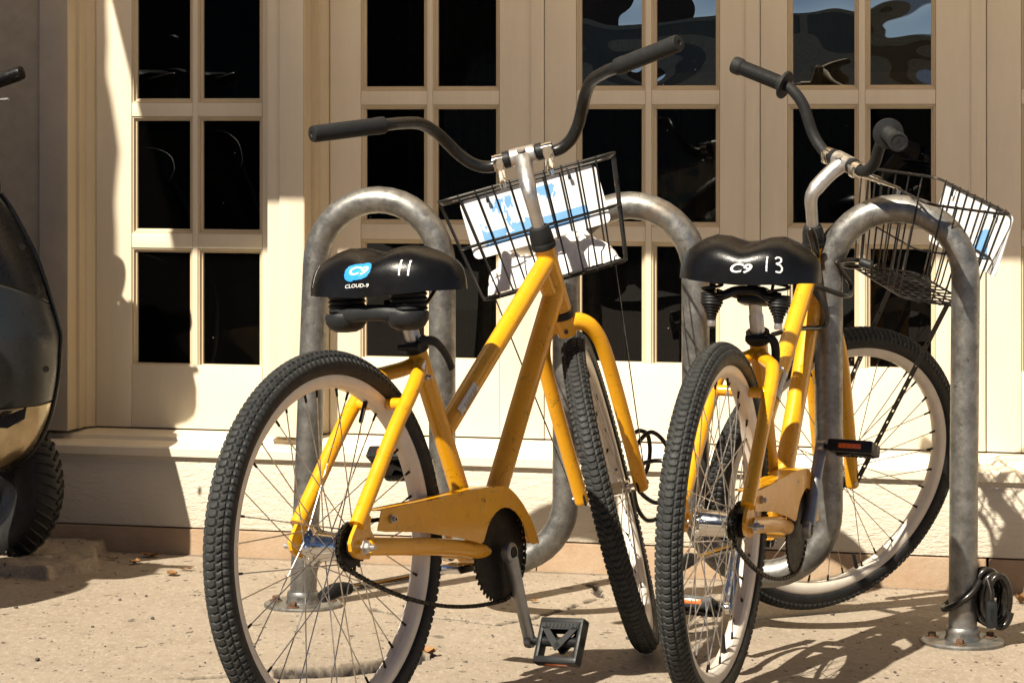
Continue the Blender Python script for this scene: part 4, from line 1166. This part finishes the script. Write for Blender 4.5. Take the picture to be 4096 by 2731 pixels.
# ------------------------------------------------------------------ towel in the first basket
def towel():
    nx, ny = 60, 46; vs = []
    M = M1 @ BM1
    def nz(x, y, s): return math.sin(x * 37 * s + 1.3 * math.sin(y * 29 * s)) * math.cos(y * 41 * s + math.sin(x * 23 * s))
    for top in (1, 0):
        for i in range(nx + 1):
            for j in range(ny + 1):
                u, v = i / nx, j / ny
                yy = .135 - .270 * u + .006 * math.sin(v * 9 + u * 5); xx = .035 + .165 * v + .010 * math.sin(u * 11)
                e = min(1, 5 * min(u, 1 - u)) ** .6 * min(1, 6 * min(v, 1 - v)) ** .6
                zz = -.209
                if top: zz += e * (.052 + .016 * nz(u * .27, v * .2, 1.7) + .008 * nz(u * .27 + 2, v * .2, 4.1) + .010 * math.sin(u * 7 + 2) + .0025 * nz(u, v, 9) + .012 * (1 - u)) + random.uniform(-.0012, .0012)
                vs.append(M @ Vector((xx, yy, zz)))
    n1 = ny + 1; N = (nx + 1) * n1; fs = []
    for i in range(nx):
        for j in range(ny):
            a = i * n1 + j; fs.append((a, a + n1, a + n1 + 1, a + 1)); fs.append((N + a, N + a + 1, N + a + n1 + 1, N + a + n1))
    o = M @ Vector((.1, 0, -.2)); T = Matrix.Translation(-o)
    g = G(); g.add([T @ v for v in vs], fs)
    ob = g.build('towel', MAT['towel'], None, Matrix.Translation(o), ang=180)
    tag(ob, 'crumpled white towel lying in the basket below the white sign', 'towel')
towel()

# ------------------------------------------------------------------ cable locks
def at(u, v, Y): return Vector(((u - 2048) / FPX * Y, Y, CAM_Z - (v - 480) / FPX * Y))
def cable(name, label, pts, r, parts=(), group=None):
    P = spline(pts, 9); o = P[0].copy(); T = Matrix.Translation(-o)
    g = G(); g.tube([T @ p for p in P], r, 10)
    ob = g.build(name, MAT['cable'], None, Matrix.Translation(o))
    tag(ob, label, 'bike lock', group)
    return ob, o
MAT['cable'] = simple('vinyl_coated_cable', (.014, .012, .010), .34, .15, var=.4, vs=70, coat=.3, spec=.22)
yr = lambda u: 5.654 / (1 + .259 * ((u - 2048) / FPX))
L2 = [(3090, 1338, 5.30), (3150, 1322, 5.28), (3225, 1312, 5.36), (3275, 1310, 5.42), (3308, 1288, 5.425), (3302, 1235, 5.42), (3268, 1182, 5.415), (3252, 1158, 5.41), (3270, 1146, 5.41), (3320, 1163, 5.42), (3370, 1180, 5.43), (3402, 1178, 5.46), (3404, 1140, 5.48), (3378, 1098, 5.46), (3352, 1058, 5.43), (3348, 1048, 5.43), (3372, 1042, 5.44), (3425, 1040, 5.47), (3462, 1050, 5.50), (3440, 1066, 5.53), (3390, 1064, 5.55), (3352, 1050, 5.53), (3310, 1020, 5.50), (3285, 985, 5.48), (3296, 950, 5.48), (3332, 908, 5.50), (3370, 896, 5.56), (3340, 925, 5.60), (3300, 990, 5.56), (3262, 1010, 5.44), (3246, 960, 5.42), (3237, 928, 5.41), (3248, 922, 5.41), (3262, 960, 5.43), (3268, 1030, 5.46), (3250, 1075, 5.50)]
ob, o = cable('cable_lock', 'coiled black cable lock tying the number 13 bicycle to the rack leg', [at(*q) for q in L2], .0052)
g = G(); A, B_ = at(3440, 1046, 5.47), at(3484, 1062, 5.46); g.tube([A - o, A + (B_ - A) * .1 - o, B_ - o], [.0085, .0100, .0100], 16); g.build('lock_barrel', MAT['greyp'], ob)
L1 = [(2540, 1730, 5.50), (2560, 1722, 5.50), (2590, 1738, 5.50), (2600, 1800, 5.51), (2590, 1870, 5.52), (2570, 1900, 5.52), (2555, 1870, 5.52), (2580, 1850, 5.5), (2625, 1842, 5.48), (2660, 1850, 5.47), (2680, 1900, 5.47), (2660, 1980, 5.5), (2630, 2010, 5.52), (2585, 1990, 5.5), (2545, 1940, 5.48), (2530, 1850, 5.47), (2548, 1780, 5.47), (2590, 1732, 5.48), (2625, 1735, 5.48), (2665, 1780, 5.49), (2690, 1850, 5.52), (2690, 2000, 5.55), (2650, 2060, 5.55), (2590, 2080, 5.54), (2550, 2030, 5.5), (2535, 1960, 5.48)]
cable('cable_lock', 'loose loops of black cable hanging between the two bicycles behind the fork', [at(*q) for q in L1], .0048)
# lock coiled round the foot of the right rack leg
cR = rp(s_base1, 0); zg = gz(cR.x, cR.y)
pts = []
for i in range(84):                               # loops hanging side by side against the leg
    a = 2 * math.pi * i / 14.0; k = i / 83
    pts.append(Vector((cR.x + .046 + .030 * k + (.030 - .006 * k) * math.cos(a), cR.y + .012 - .034 * k + .010 * math.sin(a * .5), zg + .100 - .006 * k + (.052 + .004 * math.sin(k * 7)) * math.sin(a))))
wrap = []
for i in range(12):
    a = R(-35 - 290 * i / 11); wrap.append(Vector((cR.x + .040 * math.cos(a), cR.y + .040 * math.sin(a), zg + .135 - .055 * math.sin(math.pi * i / 11) - .012 * i / 11)))
lk, o = cable('cable_lock', 'thick black cable lock wound round the foot of the right rack leg', wrap + pts, .0072)
g = G()
A = Vector((cR.x + .052, cR.y - .048, zg + .085)); 
g.box(A - o + Vector((0, 0, -.015)), (.024, .020, .058), None, .008); lkb = g.build('lock_head', MAT['greyp'], lk)
tm = text_mesh('ATTUS', .0085, 0, .0001, MAT['blackp'], 1); link('lettering', tm, lkb, Matrix.Translation(A - o + Vector((0, -.0107, -.015))) @ Matrix.Rotation(R(90), 4, 'X') @ Matrix.Rotation(R(90), 4, 'Z'))
g = G(); g.tube([A - o + Vector((0, 0, .012)), A - o + Vector((.001, .004, .03)), A - o + Vector((-.004, .018, .055))], .0066, 12); g.build('cable_end', MAT['cable'], lk)

# ------------------------------------------------------------------ scooter at the left edge
def scooter():
    sx, sy = -1.30, 6.22
    zg = gz(sx, sy)
    root = empty('motor_scooter', Matrix.Translation((sx, sy, zg)), 'dark grey motor scooter parked against the wall at the left edge', 'scooter')
    dk = simple('dark_scooter_plastic', (.004, .004, .0045), .32, 0, var=.3, spec=.3)
    gr = simple('grey_scooter_paint', (.012, .014, .0155), .30, .0, var=.15, vs=12, spec=.45)
    gd = simple('reflected_gold_chrome', (.34, .28, .185), .20, 1.0, var=.3, vs=14, rvar=.1)  # gold tint is the lit pavement's reflection put into the chrome colour
    prof = [(0, 775), (40, 830), (90, 920), (140, 1020), (180, 1130), (210, 1230), (230, 1300), (240, 1345), (237, 1420), (232, 1500), (215, 1600), (190, 1690), (140, 1790), (70, 1860), (0, 1885)]
    def loc(u, v, Y=sy): p = at(u, v, Y); return p.x - sx, p.z - zg
    edge = [loc(q.x, q.y) for q in spline([(u, v, 0) for u, v in prof], 5)]
    ey = [e[1] for e in edge][::-1]; ex_ = [e[0] for e in edge][::-1]
    def shell(name, f_top, f_bot, mat, bul=0.0):
        """nose fairing between two lines on its flank (height as function of position across)"""
        g = G(); nr, nc = 48, 40; vs = []
        for i in range(nr + 1):
            for j in range(nc + 1):
                a = -math.pi / 2 * .98 + math.pi * .98 * j / nc     # round the front in plan
                q = (math.sin(a) * -1 + 1) / 2
                zt_, zb_ = f_top(a), f_bot(a); z = zb_ + (zt_ - zb_) * i / nr
                xr = float(np.interp(z, ey, ex_)); W = .150 * max(.15, min(1.0, (z - .02) / .22)) + bul
                cs = math.cos(a); sn = math.sin(a)
                x = xr - .26 * (1 - abs(cs) ** .75); y = -W * sn
                vs.append((x, y, z))
        n = nc + 1
        g.add(vs, [(i * n + j, i * n + j + 1, (i + 1) * n + j + 1, (i + 1) * n + j) for i in range(nr) for j in range(nc)])
        o = g.build(name, mat, root, ang=60)
        md = o.modifiers.new('thick', 'SOLIDIFY'); md.thickness = .006; md.offset = -1
        return o
    zA = loc(0, 775)[1]; zB = loc(0, 1885)[1]
    z_mid = lambda a: loc(0, 1215)[1] + .075 * abs(math.sin(a)) ** 1.5
    z_low = lambda a: loc(0, 1600)[1] - .012 * abs(math.sin(a))
    shell('nose_panel', lambda a: zA + .10 * abs(math.sin(a)), lambda a: z_mid(a) + .001, dk)
    side = shell('side_fairing', z_mid, lambda a: z_low(a) + .001, gr)
    shell('chrome_skirt', z_low, lambda a: zB + .0, gd)
    g = G(); g.tube([(x + .002, -.004, z) for x, z in edge], .006, 8); g.build('trim_strip', dk, root)
    # vent grille low on the fairing
    g = G(); vx, vz = loc(95, 1640)
    g.prism([(vx - .075, vz - .022), (vx + .035, vz + .024), (vx + .03, vz - .004), (vx - .01, vz - .026)], -.150, -.144, lambda a, b_, d: Vector((a, d, b_)))
    for i in range(9): g.box((vx - .045 + i * .008, -.151, vz - .006 + i * .0015), (.0022, .003, .016), Matrix.Rotation(R(-30), 3, 'Y'))
    g.build('vent_grille', MAT['greyp'], side)
    for u, v in ((88, 988), (165, 1180), (182, 1475)):
        X, Z = loc(u, v, 6.07); g = G(); g.lathe([(0, 0), (.008, 0), (.008, .004), (.004, .0045), (0, .003)], 14, axisM((X, -.150, Z), (.45, -1, 0))); g.build('fairing_screw', MAT['sprocket'], side)
    # front wheel turned a little to the viewer
    WX, WY, wr = .012, .14, .198
    Mw = Matrix.Translation((WX, WY, wr)) @ Matrix.Rotation(R(-28), 4, 'Z')
    g = G(); pr = []
    for i in range(17):
        a = R(-120 + 240 * i / 16); pr.append((wr - .055 + .055 * math.cos(a), .060 * math.sin(a)))
    g.lathe(pr, 56, Mw @ YM)
    for i in range(46):                           # chevron grooves as raised ribs
        for s in (1, -1):
            a = 2 * math.pi * (i + .5 * (s > 0)) / 46
            pts = [(wr + .001, .004 * s, a), (wr - .002, .026 * s, a + .06), (wr - .020, .050 * s, a + .13)]
            g.tube([Mw @ Vector((r_ * math.cos(t), y, r_ * math.sin(t))) for r_, y, t in pts], [.0045, .0045, .003], 6)
    tw = g.build('front_wheel', MAT['sidewall'], root)
    g = G(); g.lathe([(.0, .030), (.03, .035), (.05, .02), (.08, .025), (.105, .045), (.118, .050), (.118, -.050), (.105, -.045), (.08, -.025), (.05, -.02), (.03, -.035), (0, -.030)], 40, Mw @ YM); g.build('wheel_rim', dk, tw)
    g = G(); g.tube([(WX - .02, WY + .07, wr + .02), (WX - .10, WY + .05, .50), (WX - .16, 0, .85)], .022, 12); g.tube([(WX - .02, WY - .07, wr + .02), (WX - .10, WY - .05, .50), (WX - .16, 0, .85)], .022, 12); g.build('fork', dk, root)
    # steering head, bars, grip and lever
    hx, hz_ = loc(-170, 330)
    g = G(); g.box((hx - .02, 0, hz_ - .02), (.20, .20, .13), None, .04); g.tube([(hx - .03, 0, hz_ - .05), (WX - .16, 0, .80)], .05, 14); g.build('headset_cover', dk, root)
    gx0, gz0 = loc(-70, 345, 6.30); gx1, gz1 = loc(90, 290, 6.26)
    g = G(); g.tube([(hx, 0, hz_), (gx0 - .05, .06, gz0 - .02), (gx0, .08, gz0)], .012, 12); g.build('handlebar', dk, root)
    A, B_ = Vector((gx0, .08, gz0)), Vector((gx1, .04, gz1))
    g = G(); Lg = (B_ - A).length; g.lathe([(0, 0), (.018, 0), (.019, .01), (.0185, Lg - .012), (.0165, Lg - .002), (.008, Lg), (0, Lg)], 22, axisM(A, B_ - A)); g.build('grip', dk, root)
    la, lb_ = loc(-90, 425, 6.22), loc(35, 397, 6.2)
    g = G(); g.tube([(la[0], .0, la[1]), (lb_[0] - .02, -.02, lb_[1] - .002), (lb_[0], -.022, lb_[1])], [.006, .0075, .006], 10, flat=(.6, 1.2)); g.build('brake_lever', MAT['alu'], root)
    g = G(); mx_, mz_ = loc(-160, 430); g.tube(spline([(mx_, .10, mz_), (mx_ - .01, .09, mz_ + .07), (mx_ - .05, .08, mz_ + .13)], 5), .009, 8); g.lathe([(0, -.012), (.055, -.008), (.058, 0), (0, .004)], 20, axisM((mx_ - .07, .08, mz_ + .17), (.3, -1, .1))); g.build('shadow_mirror', dk, root)  # out of view, added to throw the left arm of the door shadow
    # the rest of it, beyond the frame
    g = G(); g.box((-.62, 0, .30), (.62, .30, .10), None, .03); g.box((-1.10, 0, .55), (.55, .34, .42), None, .10); g.build('body', gr, root)
    g = G(); g.box((-1.05, 0, .80), (.66, .28, .10), None, .04); g.build('seat', dk, root)
    g = G(); g.lathe([(.10, .045), (.19, .055), (.235, .03), (.24, 0), (.235, -.03), (.19, -.055), (.10, -.045)], 40, Matrix.Translation((-1.18, 0, .235)) @ YM); g.lathe([(0, .04), (.11, .04), (.11, -.04), (0, -.04)], 30, Matrix.Translation((-1.18, 0, .235)) @ YM); g.build('rear_wheel', MAT['sidewall'], root)
    return root
def copy_tree(o, parent=None):
    c = o.copy(); COL.objects.link(c)
    if parent: c.parent = parent
    for ch in list(o.children): copy_tree(ch, c)
    return c
sc1 = scooter()
sc2 = copy_tree(sc1)                              # unseen copy added nearer the street to cast a shadow on the pavement
sc2.location = (-1.60, 5.40, gz(-1.6, 5.4))
sc2['label'] = 'unseen scooter copy added beyond the left edge to shade the pavement'
for q in (sc1, sc2): q['group'] = 'motor scooters at the left'

# ------------------------------------------------------------------ bare trunk added out of view to shade the left end of the wall
def tree():
    o1 = 1.55; edge = wp(-.31 + .074 - .466 * (o1 + D) , o1, 0)
    lat = Vector((math.cos(SUN_AZ), -math.sin(SUN_AZ), 0)); r0 = .23
    base = edge - lat * r0
    zg = gz(base.x, base.y)
    root = empty('shade_trunk', Matrix.Translation((base.x, base.y, zg)), 'unseen bare trunk added beyond the left edge to shade the wall', 'tree')
    g = G(); pts = []; rr = []
    for i in range(60):
        z = i * .07; pts.append((.012 * math.sin(z * 3.1), .01 * math.sin(z * 2.3), z)); rr.append(r0 * (1 - .02 * z) + .010 * math.sin(z * 11) + .006 * math.sin(z * 23 + 1) + .10 * math.exp(-z * 5))
    g.tube(pts, rr, 20); g.build('trunk', simple('tree_bark', (.09, .06, .04), .9, var=.4, bump=.6, bs=60), root)
tree()

# ------------------------------------------------------------------ across the street (seen in the panes)
g = G()
def car():
    root = empty('parked_car', Matrix.Translation((-2.2, -2.6, -.08)), 'dark parked car across the road mirrored in the upper door panes', 'car')
    bodym = simple('blue_grey_car_paint', (.07, .085, .095), .25, .2, coat=.5)
    sec = [(-2.4, .45), (-2.35, 1.05), (-2.2, 1.55), (-1.6, 1.70), (.0, 1.76), (.75, 1.66), (1.45, 1.15), (2.25, 1.05), (2.4, .45), (2.0, .25), (-2.0, .25)]
    g = G(); g.prism(sec, -.85, .85, lambda a, b_, d: Vector((a, d, b_))); g.build('body', bodym, root, ang=20)
    for sx in (-1.35, 1.4):
        for sy in (.83, -.83):
            g = G(); g.lathe([(0, .10), (.30, .10), (.33, .06), (.33, -.06), (.30, -.10), (0, -.10)], 28, Matrix.Translation((sx, sy, .33)) @ YM); g.build('wheel', MAT['sidewall'], root)
    for poly in ([(-2.1, 1.48), (-1.55, 1.63), (-.05, 1.68), (-.05, 1.46)], [(.05, 1.46), (.05, 1.68), (.68, 1.60), (.95, 1.44)]):
        g = G(); g.prism(poly, .852, .86, lambda a, b_, d: Vector((a, d, b_))); g.build('side_window', simple('car_glass', (.01, .012, .014), .05), root)
car()
def across():
    root = empty('building', Matrix.Translation((-34, -15.2, 0)), 'dark brick building across the road mirrored in the left door panes', 'building')
    g = G(); g.box((0, -2, 4.0), (47, 4, 8.2)); g.build('wall', simple('dark_brick', (.05, .035, .028), .9), root)
    for i in range(12):
        g = G(); g.box((-20 + i * 3.6, .02, 2.0), (1.3, .06, 1.7)); g.build('window', simple('far_window', (.02, .022, .025), .1), root)
across()

# ------------------------------------------------------------------ leaves and grit on the pavement
def leaf(p, size, rot, curl, label, group=None):
    g = G(); n = 7; vs = []
    for i in range(n):
        t = i / (n - 1); w = .33 * math.sin(math.pi * min(1, t * .92 + .04)) ** .8
        for s in (-1, 0, 1): vs.append(((t - .5) * size, s * w * size, .002 + curl * size * (abs(s) * .5 + (2 * t - 1) ** 2 * .6) + .03 * size * math.sin(i * 2.1 + s)))
    fs = [(3 * i + q, 3 * i + 3 + q, 3 * i + 4 + q, 3 * i + 1 + q) for i in range(n - 1) for q in (0, 1)]
    g.add(vs, fs)
    o = g.build('dry_leaf', MAT['leaf'], None, Matrix.Translation(p) @ Matrix.Rotation(rot, 4, 'Z') @ Matrix.Rotation(random.uniform(-.2, .2), 4, 'X'))
    return tag(o, label, 'leaf', group)
def gp(u, v, lift=0.0):
    U = (u - 2048) / FPX; Yp = (CAM_Z + 4.5 * GY) / ((v - 480) / FPX + GX * U + GY)
    return Vector((U * Yp, Yp, gz(U * Yp, Yp) + lift))

LV = [(1640, 2440, .035, .4, .25, 'yellow brown leaf lying in the wide pavement crack', None), (1720, 2620, .045, 2.2, .3, 'curled tan leaf lying across the wide pavement crack', None),
      (1560, 2665, .035, 1.0, .35, 'upright orange leaf stuck at the left end of the pavement crack', None), (2135, 2410, .022, .5, .2, 'small orange leaf beside the crack behind the chainring', None),
      (3665, 2348, .050, .15, .15, 'flat rust brown leaf against the curb left of the right rack leg', None), (4085, 2415, .045, .9, .5, 'curled red brown leaf at the right edge behind the coiled lock', None),
      (2420, 2288, .060, .1, .3, 'brown leaf against the curb behind the front wheel of bicycle 11', None), (742, 2282, .035, .2, .15, 'pale leaf at the curb by the edge of the scooter shadow', None)]
for u, v, sz, ro, cu_, lb, gr in LV: leaf(gp(u, v, .002), sz, ro, cu_, lb, gr)
for i, (u, v) in enumerate([(450, 2240), (540, 2255), (600, 2228), (380, 2235), (690, 2300), (300, 2222), (240, 2290)]):
    leaf(gp(u, v, .002), .030 + .012 * (i % 3), i * 1.3, .15, 'dry brown leaf on the ground in the scooter shadow along the curb', 'leaves in the scooter shadow')
for i, (u, v) in enumerate([(195, 2505), (370, 2508), (65, 2432), (540, 2375), (1290, 2540), (2510, 2555), (420, 2585), (585, 2385), (3330, 2460), (3010, 2640), (480, 2400), (610, 2475), (820, 2650), (3580, 2690), (150, 2640), (1980, 2345)]):
    p = gp(u, v); r_ = .0022 + .0012 * (i % 3); g = G()
    bm = bmesh.new(); bmesh.ops.create_icosphere(bm, subdivisions=2, radius=r_)
    for q in bm.verts: q.co *= 1 + .25 * math.sin(q.co.x * 900 + i) * math.cos(q.co.y * 800 + i * 2); q.co.z *= .7
    bm.verts.index_update(); g.add([q.co.copy() for q in bm.verts], [[q.index for q in f.verts] for f in bm.faces]); bm.free()
    tag(g.build('pebble', MAT['pebble'], None, Matrix.Translation(p + Vector((0, 0, r_ * .55)))), 'small dark pebble lying on the sunlit pavement', 'pebble', 'pebbles on the pavement')
